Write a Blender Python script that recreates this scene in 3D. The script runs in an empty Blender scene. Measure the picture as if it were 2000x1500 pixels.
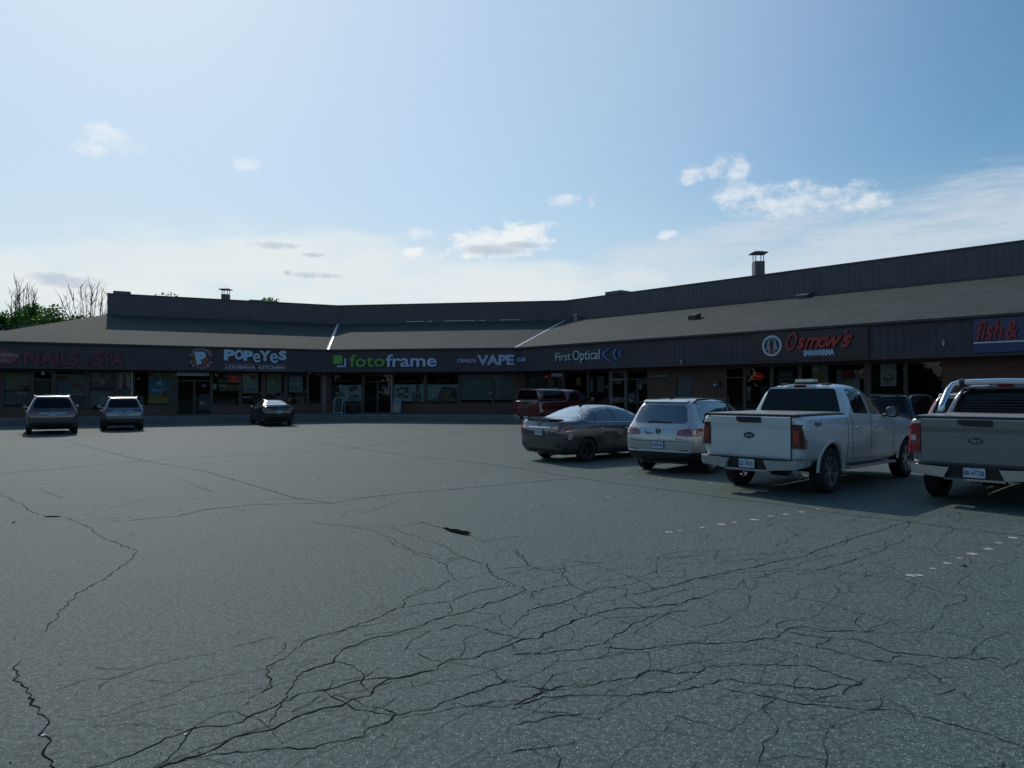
import bpy, bmesh, math, random
from mathutils import Vector, Matrix
from mathutils.bvhtree import BVHTree
from mathutils.geometry import tessellate_polygon
random.seed(7)
S = bpy.context.scene
COL = S.collection
R = math.radians
H_CAM, F_PX, Y_HOR = 1.82, 1416.0, 767.0

# ------------------------------------------------------------------ camera, sky, sun, exposure
cam_d = bpy.data.cameras.new('camera'); cam = bpy.data.objects.new('camera', cam_d); COL.objects.link(cam)
cam.location = (0, 0, H_CAM)
cam.rotation_euler = (R(90) + math.atan((Y_HOR - 750) / F_PX), 0, 0)
cam_d.sensor_width = 36; cam_d.lens = 36 * F_PX / 2000; cam_d.clip_end = 6000; cam_d.clip_start = 0.05
S.camera = cam
SUN_AZ, SUN_EL = -28.6, 35.5
S.view_settings.view_transform = 'Standard'; S.view_settings.look = 'None'
S.view_settings.exposure = -0.55; S.view_settings.gamma = 1
S.render.resolution_x = 1024; S.render.resolution_y = 768

world = bpy.data.worlds.new('World'); S.world = world; world.use_nodes = True
def build_world():
    nt = world.node_tree; nt.nodes.clear(); N = nt.nodes.new; L = nt.links.new
    out = N('ShaderNodeOutputWorld'); bg = N('ShaderNodeBackground'); L(bg.outputs[0], out.inputs[0])
    sky = N('ShaderNodeTexSky'); sky.sky_type = 'NISHITA'; sky.sun_disc = False
    sky.sun_elevation = R(SUN_EL); sky.sun_rotation = R(SUN_AZ)
    sky.air_density = 1.1; sky.dust_density = .7; sky.ozone_density = 1.6; sky.altitude = 200
    bg.inputs[1].default_value = 0.13
    tc = N('ShaderNodeTexCoord'); sep = N('ShaderNodeSeparateXYZ'); L(tc.outputs['Generated'], sep.inputs[0])
    def M(op, a, b=None, c=None, clamp=False):
        n = N('ShaderNodeMath'); n.operation = op; n.use_clamp = clamp
        for i, v in enumerate((a, b, c)):
            if v is None: continue
            if isinstance(v, (int, float)): n.inputs[i].default_value = v
            else: L(v, n.inputs[i])
        return n.outputs[0]
    def mr(v, a, b, c=0, d=1):
        n = N('ShaderNodeMapRange'); n.interpolation_type = 'SMOOTHSTEP'
        L(v, n.inputs[0]); n.inputs[1].default_value = a; n.inputs[2].default_value = b; n.inputs[3].default_value = c; n.inputs[4].default_value = d
        return n.outputs[0]
    az = M('ARCTAN2', sep.outputs[0], sep.outputs[1]); el = M('ARCSINE', sep.outputs[2])
    def noise(scale, det, rough, sx=1, sz=1, rot=0):
        mp = N('ShaderNodeMapping'); mp.inputs['Scale'].default_value = (sx, sx, sz); mp.inputs['Rotation'].default_value = (0, rot, 0)
        n = N('ShaderNodeTexNoise'); n.inputs['Scale'].default_value = scale; n.inputs['Detail'].default_value = det; n.inputs['Roughness'].default_value = rough
        L(tc.outputs['Generated'], mp.inputs[0]); L(mp.outputs[0], n.inputs['Vector']); return n.outputs[0]
    n1 = noise(26, 8, .68, 1, 1.8); n2 = noise(9, 6, .6, 1, 3.5, .12); n3 = noise(7, 9, .72, 1, 7, -.22); n4 = noise(60, 5, .6)
    nn = M('ADD', M('MULTIPLY', n1, .72), M('MULTIPLY', n4, .28))
    def ell(px, py, w, h, tilt=0):
        a0 = math.atan((px - 1000) / F_PX); e0 = math.atan((Y_HOR - py) / math.hypot(F_PX, px - 1000))
        da = M('SUBTRACT', az, a0); de = M('SUBTRACT', el, e0)
        if tilt:
            c, s = math.cos(tilt), math.sin(tilt)
            da, de = M('ADD', M('MULTIPLY', da, c), M('MULTIPLY', de, s)), M('SUBTRACT', M('MULTIPLY', de, c), M('MULTIPLY', da, s))
        x = M('MULTIPLY', da, F_PX / w); y = M('MULTIPLY', de, F_PX / h)
        return M('SUBTRACT', 1, M('ADD', M('MULTIPLY', x, x), M('MULTIPLY', y, y)))      # 1 in the middle, 0 on the rim
    def blobs(lst, nz, k, lo, hi):
        m = None
        for e in lst:
            v = ell(*e); m = v if m is None else M('MAXIMUM', m, v)
        return mr(M('ADD', M('MAXIMUM', m, -2), M('MULTIPLY', M('SUBTRACT', nz, .5), k)), lo, hi)
    # crisp cumulus
    cum = blobs([(970, 472, 112, 36), (1020, 455, 64, 30), (905, 484, 56, 25), (806, 491, 22, 11), (1045, 470, 36, 20)], nn, 6.5, .0, 1.3)
    wisp = blobs([(1100, 391, 38, 15), (1155, 391, 9, 16), (483, 319, 36, 14, .15), (215, 268, 62, 26, -.1), (180, 285, 40, 18),
                  (1385, 332, 66, 24, .2), (1440, 330, 30, 30), (1350, 348, 26, 20, .6), (1440, 376, 62, 30), (1530, 385, 100, 38), (1610, 388, 74, 28), (1682, 381, 60, 34), (1306, 458, 26, 10),
                  (825, 457, 55, 15, -.1)], nn, 5.2, .1, 1.5)
    band = blobs([(1750, 470, 460, 62, .16), (1350, 500, 260, 46, .2), (1980, 430, 260, 60, .12)], n3, 6.0, -1.1, 1.9)
    bank = blobs([(560, 520, 330, 72), (640, 480, 170, 36), (150, 560, 330, 62), (450, 480, 110, 24), (720, 500, 60, 40), (900, 560, 360, 50)], n2, 3.0, -.6, 1.1)
    dark = blobs([(135, 549, 80, 15, -.05), (535, 478, 56, 9), (615, 498, 32, 6), (625, 538, 62, 8), (560, 533, 8, 6)], n1, 3.0, .1, 1.2)
    under = blobs([(962, 487, 80, 13), (1020, 478, 50, 9)], nn, 2.2, .0, 1.1)
    def mix(fac, a, b):
        n = N('ShaderNodeMix'); n.data_type = 'RGBA'
        if isinstance(fac, (int, float)): n.inputs[0].default_value = fac
        else: L(fac, n.inputs[0])
        for i, v in ((6, a), (7, b)):
            if isinstance(v, tuple): n.inputs[i].default_value = (*v, 1)
            else: L(v, n.inputs[i])
        return n.outputs[2]
    def scl(c, k):
        n = N('ShaderNodeMix'); n.data_type = 'RGBA'; n.blend_type = 'MULTIPLY'; n.inputs[0].default_value = 1
        L(c, n.inputs[6]); n.inputs[7].default_value = (*k, 1); return n.outputs[2]
    K = 9.6
    # soft shoulder so the glow round the sun stays within the film's range
    sc = N('ShaderNodeSeparateColor'); L(sky.outputs[0], sc.inputs[0])
    mx_ = M('MAXIMUM', sc.outputs[2], M('MAXIMUM', sc.outputs[0], sc.outputs[1]))
    lv = M('DIVIDE', M('MULTIPLY', mx_, K * 5.5), M('ADD', mx_, K * 4.0))
    sm = N('ShaderNodeMath'); sm.operation = 'SMOOTH_MIN'; L(lv, sm.inputs[0]); sm.inputs[1].default_value = K * 1.12; sm.inputs[2].default_value = K * .5
    fac = M('DIVIDE', sm.outputs[0], mx_)
    vm = N('ShaderNodeVectorMath'); vm.operation = 'SCALE'; L(sky.outputs[0], vm.inputs[0]); L(fac, vm.inputs[3])
    hs = N('ShaderNodeHueSaturation'); hs.inputs['Saturation'].default_value = 1.2; L(vm.outputs[0], hs.inputs['Color'])
    base = scl(hs.outputs[0], (.86, 1.0, 1.0))
    # thin veil low over the horizon
    # broad aerosol brightening on the sun's side of the sky
    dv = N('ShaderNodeVectorMath'); dv.operation = 'DOT_PRODUCT'; L(tc.outputs['Generated'], dv.inputs[0]); dv.inputs[1].default_value = (math.sin(R(SUN_AZ)) * math.cos(R(SUN_EL)), math.cos(R(SUN_AZ)) * math.cos(R(SUN_EL)), math.sin(R(SUN_EL)))
    base = mix(mr(dv.outputs['Value'], .50, .98, 0, .62), base, (K * .74, K * .93, K * 1.14))
    base = scl(base, (.97, .96, .95))
    veil = M('MULTIPLY', mr(el, .30, .02), .66)
    c = mix(veil, base, (K * .80, K * .88, K * .91))
    c = mix(M('MULTIPLY', band, .7), c, (K * .80, K * .85, K * .94))
    c = mix(M('MULTIPLY', bank, .8), c, (K * .96, K * 1.0, K * .99))
    c = mix(M('MULTIPLY', wisp, .68), c, (K * 1.02, K * 1.05, K * 1.08))
    c = mix(M('MULTIPLY', cum, .9), c, (K * 1.03, K * 1.06, K * 1.07))
    c = mix(M('MULTIPLY', under, .6), c, (K * .46, K * .55, K * .66))
    c = mix(M('MULTIPLY', dark, .6), c, (K * .46, K * .57, K * .70))
    L(c, bg.inputs[0])
build_world()
sun_d = bpy.data.lights.new('sun', 'SUN'); sun_d.energy = 3.6; sun_d.angle = R(0.53); sun_d.color = (1, .95, .86)
sun = bpy.data.objects.new('sun', sun_d); COL.objects.link(sun)
sv = Vector((math.sin(R(SUN_AZ)) * math.cos(R(SUN_EL)), math.cos(R(SUN_AZ)) * math.cos(R(SUN_EL)), math.sin(R(SUN_EL))))
sun.rotation_euler = sv.to_track_quat('Z', 'Y').to_euler(); sun.location = (-30, 40, 60)

# ------------------------------------------------------------------ materials
MATS = {}
def mat(name, col=(.5, .5, .5), rough=.5, metal=0., coat=0., var=.12, nscale=6., bump=0., emit=None, spec=.5, coat_rough=.04):
    if name in MATS: return MATS[name]
    m = bpy.data.materials.new(name); m.use_nodes = True; nt = m.node_tree; b = nt.nodes['Principled BSDF']
    b.inputs['Roughness'].default_value = rough; b.inputs['Metallic'].default_value = metal
    b.inputs['Coat Weight'].default_value = coat; b.inputs['Coat IOR'].default_value = 1.7; b.inputs['Coat Roughness'].default_value = coat_rough; b.inputs['Specular IOR Level'].default_value = spec
    tc = nt.nodes.new('ShaderNodeTexCoord'); n = nt.nodes.new('ShaderNodeTexNoise'); n.inputs['Scale'].default_value = nscale; n.inputs['Detail'].default_value = 5
    nt.links.new(tc.outputs['Object'], n.inputs['Vector'])
    r = nt.nodes.new('ShaderNodeValToRGB'); r.color_ramp.elements[0].position = .3; r.color_ramp.elements[1].position = .7
    r.color_ramp.elements[0].color = (*[max(0, c * (1 - var)) for c in col], 1); r.color_ramp.elements[1].color = (*[min(1, c * (1 + var)) for c in col], 1)
    nt.links.new(n.outputs[0], r.inputs[0]); nt.links.new(r.outputs[0], b.inputs['Base Color'])
    if bump:
        bp = nt.nodes.new('ShaderNodeBump'); bp.inputs['Strength'].default_value = bump; bp.inputs['Distance'].default_value = .01
        nt.links.new(n.outputs[0], bp.inputs['Height']); nt.links.new(bp.outputs[0], b.inputs['Normal'])
    if emit:
        b.inputs['Emission Color'].default_value = (*emit[0], 1); b.inputs['Emission Strength'].default_value = emit[1]
    MATS[name] = m; return m
def paint(name, col, metal=.0, rough=.35, dirt=(.2, .18, .14)):
    if name in MATS: return MATS[name]
    m = mat(name, col, rough, metal, 1.0, .03, 3.); nt = m.node_tree; b = nt.nodes['Principled BSDF']
    # road dust, thicker towards the sills (a real coat of dirt on the paint)
    tc = nt.nodes.new('ShaderNodeTexCoord'); sp = nt.nodes.new('ShaderNodeSeparateXYZ'); nt.links.new(tc.outputs['Object'], sp.inputs[0])
    mr = nt.nodes.new('ShaderNodeMapRange'); nt.links.new(sp.outputs[2], mr.inputs[0])
    for i, v in enumerate((.95, .35, 0, .28)): mr.inputs[i + 1].default_value = v
    nz = nt.nodes.new('ShaderNodeTexNoise'); nz.inputs['Scale'].default_value = 4; nz.inputs['Detail'].default_value = 7; nt.links.new(tc.outputs['Object'], nz.inputs['Vector'])
    mu = nt.nodes.new('ShaderNodeMath'); mu.operation = 'MULTIPLY'; nt.links.new(mr.outputs[0], mu.inputs[0]); nt.links.new(nz.outputs[0], mu.inputs[1])
    mx = nt.nodes.new('ShaderNodeMix'); mx.data_type = 'RGBA'; nt.links.new(mu.outputs[0], mx.inputs[0])
    src = b.inputs['Base Color'].links[0].from_socket; nt.links.new(src, mx.inputs[6]); mx.inputs[7].default_value = (*dirt, 1)
    nt.links.new(mx.outputs[2], b.inputs['Base Color'])
    return m
def glass_thin(name, tint=(.5, .55, .55), refl=1.0):
    m = bpy.data.materials.new(name); m.use_nodes = True; nt = m.node_tree; nt.nodes.clear()
    o = nt.nodes.new('ShaderNodeOutputMaterial'); mx = nt.nodes.new('ShaderNodeMixShader'); t = nt.nodes.new('ShaderNodeBsdfTransparent'); g = nt.nodes.new('ShaderNodeBsdfGlossy')
    f = nt.nodes.new('ShaderNodeFresnel'); f.inputs[0].default_value = 1.45
    nz = nt.nodes.new('ShaderNodeTexNoise'); nz.inputs['Scale'].default_value = .9; bp = nt.nodes.new('ShaderNodeBump'); bp.inputs['Strength'].default_value = .05
    tc = nt.nodes.new('ShaderNodeTexCoord'); nt.links.new(tc.outputs['Object'], nz.inputs['Vector']); nt.links.new(nz.outputs[0], bp.inputs['Height']); nt.links.new(bp.outputs[0], g.inputs['Normal'])
    t.inputs[0].default_value = (*tint, 1); g.inputs['Roughness'].default_value = .01
    nt.links.new(f.outputs[0], mx.inputs[0]); nt.links.new(t.outputs[0], mx.inputs[1]); nt.links.new(g.outputs[0], mx.inputs[2]); nt.links.new(mx.outputs[0], o.inputs[0])
    MATS[name] = m; return m
def uvmat(name, kind, c1, c2, mortar, bw, rh, ms=.01, rough=.85, bump=.4):
    m = bpy.data.materials.new(name); m.use_nodes = True; nt = m.node_tree; b = nt.nodes['Principled BSDF']; N = nt.nodes.new; L = nt.links.new
    uv = N('ShaderNodeUVMap'); br = N('ShaderNodeTexBrick'); L(uv.outputs[0], br.inputs['Vector'])
    br.inputs['Scale'].default_value = 1; br.inputs['Brick Width'].default_value = bw; br.inputs['Row Height'].default_value = rh; br.inputs['Mortar Size'].default_value = ms; br.inputs['Mortar Smooth'].default_value = .3
    br.inputs['Color1'].default_value = (*c1, 1); br.inputs['Color2'].default_value = (*c2, 1); br.inputs['Mortar'].default_value = (*mortar, 1)
    br.inputs['Bias'].default_value = -.1
    nz = N('ShaderNodeTexNoise'); nz.inputs['Scale'].default_value = .55; nz.inputs['Detail'].default_value = 6; L(uv.outputs[0], nz.inputs['Vector'])
    nf = N('ShaderNodeTexNoise'); nf.inputs['Scale'].default_value = 40; nf.inputs['Detail'].default_value = 3; L(uv.outputs[0], nf.inputs['Vector'])
    ad = N('ShaderNodeMath'); ad.operation = 'ADD'; L(nz.outputs[0], ad.inputs[0]); L(nf.outputs[0], ad.inputs[1])
    mr = N('ShaderNodeMapRange'); L(ad.outputs[0], mr.inputs[0]); mr.inputs[1].default_value = .6; mr.inputs[2].default_value = 1.4; mr.inputs[3].default_value = .68; mr.inputs[4].default_value = 1.32
    mx = N('ShaderNodeVectorMath'); mx.operation = 'SCALE'; L(br.outputs[0], mx.inputs[0]); L(mr.outputs[0], mx.inputs[3]); L(mx.outputs[0], b.inputs['Base Color'])
    b.inputs['Roughness'].default_value = rough
    bp = N('ShaderNodeBump'); bp.inputs['Strength'].default_value = bump; bp.inputs['Distance'].default_value = .02
    sub = N('ShaderNodeMath'); sub.operation = 'SUBTRACT'; sub.inputs[0].default_value = 1; L(br.outputs['Fac'], sub.inputs[1]); L(sub.outputs[0], bp.inputs['Height']); L(bp.outputs[0], b.inputs['Normal'])
    MATS[name] = m; return m
def asphalt_mat():
    m = bpy.data.materials.new('asphalt'); m.use_nodes = True; nt = m.node_tree; b = nt.nodes['Principled BSDF']; N = nt.nodes.new; L = nt.links.new
    tc = N('ShaderNodeTexCoord'); P = tc.outputs['Object']
    def noise(s, d=4, r=.55):
        n = N('ShaderNodeTexNoise'); n.inputs['Scale'].default_value = s; n.inputs['Detail'].default_value = d; n.inputs['Roughness'].default_value = r; L(P, n.inputs['Vector']); return n.outputs[0]
    def mr(v, a, b_, c, d):
        n = N('ShaderNodeMapRange'); L(v, n.inputs[0])
        for i, x in enumerate((a, b_, c, d)): n.inputs[i + 1].default_value = x
        return n.outputs[0]
    def M(op, a, b_=None):
        n = N('ShaderNodeMath'); n.operation = op
        for i, v in enumerate((a, b_)):
            if v is None: continue
            if isinstance(v, (int, float)): n.inputs[i].default_value = v
            else: L(v, n.inputs[i])
        return n.outputs[0]
    def mix(f, a, c):
        n = N('ShaderNodeMix'); n.data_type = 'RGBA'; L(f, n.inputs[0])
        for i, v in ((6, a), (7, c)):
            if isinstance(v, tuple): n.inputs[i].default_value = (*v, 1)
            else: L(v, n.inputs[i])
        return n.outputs[2]
    big = noise(.12, 5, .6); mid = noise(.9, 6, .65); fine = noise(70, 3, .6)
    vo = N('ShaderNodeTexVoronoi'); vo.inputs['Scale'].default_value = 62; L(P, vo.inputs['Vector'])          # aggregate stones
    vc = N('ShaderNodeSeparateColor'); L(vo.outputs['Color'], vc.inputs[0])
    stone = M('MULTIPLY', mr(vc.outputs[0], .58, .88, 0, 1), mr(vo.outputs['Distance'], .42, .28, 0, 1))
    vo2 = N('ShaderNodeTexVoronoi'); vo2.inputs['Scale'].default_value = 110; L(P, vo2.inputs['Vector']); vc2 = N('ShaderNodeSeparateColor'); L(vo2.outputs['Color'], vc2.inputs[0])
    stone2 = M('MULTIPLY', mr(vc2.outputs[0], .62, .9, 0, 1), mr(vo2.outputs['Distance'], .45, .25, 0, 1))
    c = mix(mr(big, .36, .64, 0, 1), (.108, .134, .124), (.152, .168, .170))
    c = mix(mr(mid, .3, .8, 0, .35), c, (.090, .108, .102))
    g25 = noise(24, 2, .8); c = mix(mr(g25, .36, .52, .75, 0), c, (.048, .060, .056)); c = mix(mr(g25, .52, .68, 0, .7), c, (.25, .28, .275))
    c = mix(mr(fine, .38, .62, .7, 0), c, (.052, .062, .061))
    c = mix(M('MULTIPLY', stone2, .6), c, (.34, .37, .37)); c = mix(M('MULTIPLY', stone, .75), c, (.46, .49, .49))
    # hairline alligator cracking in patches
    nd = N('ShaderNodeTexNoise'); nd.inputs['Scale'].default_value = 2.2; nd.inputs['Detail'].default_value = 4; L(P, nd.inputs['Vector'])
    mp = N('ShaderNodeVectorMath'); mp.operation = 'SCALE'; L(nd.outputs['Color'], mp.inputs[0]); mp.inputs[3].default_value = .5
    ad = N('ShaderNodeVectorMath'); L(P, ad.inputs[0]); L(mp.outputs[0], ad.inputs[1])
    ve = N('ShaderNodeTexVoronoi'); ve.feature = 'DISTANCE_TO_EDGE'; ve.inputs['Scale'].default_value = 1.25; L(ad.outputs[0], ve.inputs['Vector'])
    line = mr(ve.outputs['Distance'], .0, .011, 1, 0)
    region = mr(noise(.22, 3, .5), .44, .54, 0, 1); brk = mr(noise(1.3, 3, .5), .42, .56, 0, 1)
    c = mix(M('MULTIPLY', M('MULTIPLY', line, region), M('MULTIPLY', brk, .8)), c, (.022, .023, .018))
    # dense alligator web along the broken band that crosses the lot
    sp = N('ShaderNodeSeparateXYZ'); L(P, sp.inputs[0])
    q = M('ADD', M('MULTIPLY', M('ADD', sp.outputs[0], 1.76), -.68), M('MULTIPLY', M('SUBTRACT', sp.outputs[1], 3.56), .735))
    q = M('ADD', q, M('MULTIPLY', M('SUBTRACT', noise(.5, 3), .5), 2.4))
    band = M('MULTIPLY', mr(q, -3.6, -2.4, 0, 1), mr(q, .6, 2.2, 1, 0)); band = M('MULTIPLY', band, mr(sp.outputs[1], 13, 9, 0, 1))
    for s_, wd_, k_ in ((3.1, .022, .6),):
        v3 = N('ShaderNodeTexVoronoi'); v3.feature = 'DISTANCE_TO_EDGE'; v3.inputs['Scale'].default_value = s_; L(ad.outputs[0], v3.inputs['Vector'])
        l3 = mr(v3.outputs['Distance'], .0, wd_, 1, 0); b3 = mr(noise(1.9 * s_ / 2.3, 3, .5), .40 if s_ < 3 else .50, .52 if s_ < 3 else .60, 0, 1)
        c = mix(M('MULTIPLY', M('MULTIPLY', l3, band), M('MULTIPLY', b3, k_)), c, (.022, .026, .016))
    st = mr(noise(.5, 7, .7), .66, .76, 0, .4); c = mix(st, c, (.05, .052, .052))         # oil and water stains
    gt = N('ShaderNodeVectorMath'); gt.operation = 'MULTIPLY'; L(c, gt.inputs[0]); gt.inputs[1].default_value = (.75, .88, .835); L(gt.outputs[0], b.inputs['Base Color'])
    b.inputs['Roughness'].default_value = .8; b.inputs['Specular IOR Level'].default_value = .22
    h = M('ADD', M('MULTIPLY', stone, .7), M('ADD', M('MULTIPLY', stone2, .4), M('MULTIPLY', fine, .6)))
    bp = N('ShaderNodeBump'); bp.inputs['Strength'].default_value = .8; bp.inputs['Distance'].default_value = .006; L(h, bp.inputs['Height'])
    bp2 = N('ShaderNodeBump'); bp2.inputs['Strength'].default_value = .10; bp2.inputs['Distance'].default_value = .05; L(mid, bp2.inputs['Height']); L(bp.outputs[0], bp2.inputs['Normal'])
    L(bp2.outputs[0], b.inputs['Normal'])
    MATS['asphalt'] = m; return m
asphalt_mat()
uvmat('shingles', 'b', (.043, .063, .058), (.028, .041, .038), (.008, .012, .012), .42, .19, .022, .92, .9)
uvmat('brick', 'b', (.130, .062, .046), (.10, .05, .038), (.10, .088, .076), .21, .075, .008, .9, .5)
glass_thin('shop_glass', (.52, .56, .55))
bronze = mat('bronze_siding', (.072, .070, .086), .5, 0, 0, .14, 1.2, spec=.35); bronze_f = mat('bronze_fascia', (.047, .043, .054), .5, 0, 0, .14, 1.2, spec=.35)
bronze2 = mat('bronze_siding_rib', (.070, .064, .075), .5, 0, 0, .14, 1.2, spec=.35)
frame_m = mat('dark_window_frame', (.022, .021, .022), .4)
frame_l = mat('bare_aluminium', (.20, .20, .215), .4, .5)
soffit_m = mat('soffit', (.06, .055, .05), .8); plank_m = mat('dark_timber', (.045, .035, .03), .8)
concrete = mat('concrete', (.18, .175, .17), .9, var=.25, nscale=1.3, bump=.3)
kerbm = mat('kerb_concrete', (.13, .13, .125), .9, var=.2, nscale=2)
flatroof = mat('flat_roof', (.12, .12, .12), .9)
inter = mat('shop_interior', (.20, .19, .17), .9, var=.3, nscale=.7); inter_f = mat('shop_floor', (.13, .12, .11), .6)
flash = mat('white_flashing', (.75, .74, .74), .35, .2)
galv = mat('galvanised_steel', (.085, .095, .11), .7, .2, var=.2)
black_pl = mat('black_plastic', (.014, .014, .015), .5); rubber = mat('tyre_rubber', (.014, .014, .015), .82, bump=.2, nscale=40)
gloss_bk = mat('gloss_black', (.008, .008, .01), .12, 0, 1)
chrome = mat('chrome', (.72, .73, .76), .12, 1., var=.02); alloy = mat('alloy_rim', (.46, .47, .49), .25, .9, var=.05); dark_alloy = mat('dark_rim', (.03, .03, .035), .3, .6)
cglass = mat('car_glass', (.010, .015, .018), .02, 0, 1., var=.02, spec=1.); cglass.node_tree.nodes['Principled BSDF'].inputs['IOR'].default_value = 1.75; cglass2 = mat('car_glass_tinted', (.003, .004, .005), .04, 0, 0, var=.02, spec=.3)
rglass = mat('rear_glass', (.30, .38, .44), .03, .32, 1., var=.03, spec=1.); redl = mat('red_lens', (.26, .008, .012), .12, 0, 1, var=.25, nscale=14); redd = mat('dark_red_lens', (.07, .005, .008), .1, 0, 1, var=.25, nscale=14); clearl = mat('clear_lens', (.55, .5, .5), .1, 0, 1)
amber = mat('amber_lens', (.6, .25, .04), .2, 0, 1)
white_t = mat('white_lettering', (.62, .66, .74), .5, var=.05); blue_t = mat('blue_lettering', (.02, .04, .16), .4)

# ------------------------------------------------------------------ mesh builder
class MB:
    def __init__(s): s.v = []; s.f = []; s.uv = []; s.mi = []
    def face(s, pts, uvs=None, mi=0):
        i = len(s.v); s.v += [tuple(p) for p in pts]; s.f.append(tuple(range(i, i + len(pts)))); s.uv.append(uvs or [(0, 0)] * len(pts)); s.mi.append(mi)
    def hexa(s, P, mi=0, uvb=None):     # P: 8 corners, bottom ring then top ring
        for q in ((0, 3, 2, 1), (4, 5, 6, 7), (0, 1, 5, 4), (1, 2, 6, 5), (2, 3, 7, 6), (3, 0, 4, 7)):
            s.face([P[k] for k in q], [uvb[k] for k in q] if uvb else None, mi)
    def box(s, x0, x1, y0, y1, z0, z1, mi=0, M=None):
        P = [Vector(p) for p in ((x0, y0, z0), (x1, y0, z0), (x1, y1, z0), (x0, y1, z0), (x0, y0, z1), (x1, y0, z1), (x1, y1, z1), (x0, y1, z1))]
        if M: P = [M @ p for p in P]
        s.hexa(P, mi)
    def tube(s, pts, rads, n=8, mi=0, cap=True):
        pts = [Vector(p) for p in pts]; rings = []
        if not isinstance(rads, (list, tuple)): rads = [rads] * len(pts)
        for i, p in enumerate(pts):
            d = (pts[min(i + 1, len(pts) - 1)] - pts[max(i - 1, 0)]).normalized()
            a = d.cross(Vector((0, 0, 1)));
            if a.length < .05: a = d.cross(Vector((0, 1, 0)))
            a.normalize(); b = d.cross(a)
            rings.append([p + (a * math.cos(k * 2 * math.pi / n) + b * math.sin(k * 2 * math.pi / n)) * rads[i] for k in range(n)])
        for i in range(len(rings) - 1):
            for k in range(n): s.face([rings[i][k], rings[i][(k + 1) % n], rings[i + 1][(k + 1) % n], rings[i + 1][k]], mi=mi)
        if cap: s.face(rings[0], mi=mi); s.face(rings[-1][::-1], mi=mi)
    def prism(s, poly, fn, d0, d1, mi=0):   # 2D polygon extruded between depths through fn(a,b,d)
        n = len(poly); A = [fn(a, b, d0) for a, b in poly]; B = [fn(a, b, d1) for a, b in poly]
        tri = tessellate_polygon([[Vector((a, b, 0)) for a, b in poly]])
        for t in tri: s.face([A[k] for k in t], mi=mi); s.face([B[k] for k in t][::-1], mi=mi)
        for k in range(n): s.face([A[k], A[(k + 1) % n], B[(k + 1) % n], B[k]], mi=mi)
    def build(s, name, mats, parent=None, smooth=False, merge=False):
        me = bpy.data.meshes.new(name); me.from_pydata(s.v, [], s.f)
        if not isinstance(mats, (list, tuple)): mats = [mats]
        for m in mats: me.materials.append(m)
        me.polygons.foreach_set('material_index', s.mi)
        ul = me.uv_layers.new(name='UVMap'); k = 0
        flat = [c for u in s.uv for p in u for c in p]; ul.data.foreach_set('uv', flat)
        bm = bmesh.new(); bm.from_mesh(me)
        if merge or smooth: bmesh.ops.remove_doubles(bm, verts=bm.verts, dist=1e-4)
        bmesh.ops.recalc_face_normals(bm, faces=bm.faces)
        bm.to_mesh(me); bm.free()
        if smooth: me.polygons.foreach_set('use_smooth', [True] * len(me.polygons))
        o = bpy.data.objects.new(name, me); COL.objects.link(o)
        return attach(o, parent)
def attach(o, parent):
    if parent:
        o.parent = parent
        r = parent
        while r.parent: r = r.parent
        if r.get('_world'):      # meshes written in world metres: cancel the root's own placement
            if parent is r: o.location = -r.location
    return o
def thing(name, label, cat, loc=(0, 0, 0), rz=0, group=None, world=True):
    o = bpy.data.objects.new(name, None); COL.objects.link(o); o.location = loc; o.rotation_euler = (0, 0, rz)
    o.empty_display_size = .2; o['label'] = label; o['category'] = cat
    if group: o['group'] = group
    if world: o['_world'] = 1
    return o
def tag(o, label, cat, group=None): o['label'] = label; o['category'] = cat; (group and o.__setitem__('group', group)); return o
def circ(cx, cy, rx, ry=None, n=28, a0=0, a1=2 * math.pi):
    ry = ry or rx; return [(cx + rx * math.cos(a0 + (a1 - a0) * k / n), cy + ry * math.sin(a0 + (a1 - a0) * k / n)) for k in range(n)]
def rrect(x0, x1, y0, y1, r, n=4):
    p = []
    for cx, cy, a in ((x1 - r, y1 - r, 0), (x0 + r, y1 - r, 90), (x0 + r, y0 + r, 180), (x1 - r, y0 + r, 270)):
        for k in range(n + 1): t = R(a + 90 * k / n); p.append((cx + r * math.cos(t), cy + r * math.sin(t)))
    return p
def text_geo(txt, w, h, depth=.03, bold=0., shear=0., space=1.):
    c = bpy.data.curves.new('t', 'FONT'); c.body = txt; c.size = 1; c.offset = bold; c.shear = shear; c.extrude = .5; c.space_character = space; c.resolution_u = 3
    o = bpy.data.objects.new('t', c); COL.objects.link(o); me = bpy.data.meshes.new_from_object(o)
    COL.objects.unlink(o); bpy.data.objects.remove(o); bpy.data.curves.remove(c)
    vs = [v.co.copy() for v in me.vertices]; x0 = min(v.x for v in vs); x1 = max(v.x for v in vs); y0 = min(v.y for v in vs); y1 = max(v.y for v in vs)
    V = [((v.x - x0) / (x1 - x0) * w, (v.y - y0) / (y1 - y0) * h, (v.z / 1. + .5) * depth) for v in vs]; F = [tuple(p.vertices) for p in me.polygons]
    bpy.data.meshes.remove(me); return V, F
def add_text(mb, fn, txt, a0, a1, b0, b1, d, depth=.03, mi=0, **k):   # fn(a,b,d) maps plan coordinates to 3D, d towards the viewer
    V, F = text_geo(txt, a1 - a0, b1 - b0, depth, **k)
    P = [fn(a0 + x, b0 + y, d + z) for x, y, z in V]
    for f in F: mb.face([P[i] for i in f], mi=mi)

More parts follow.
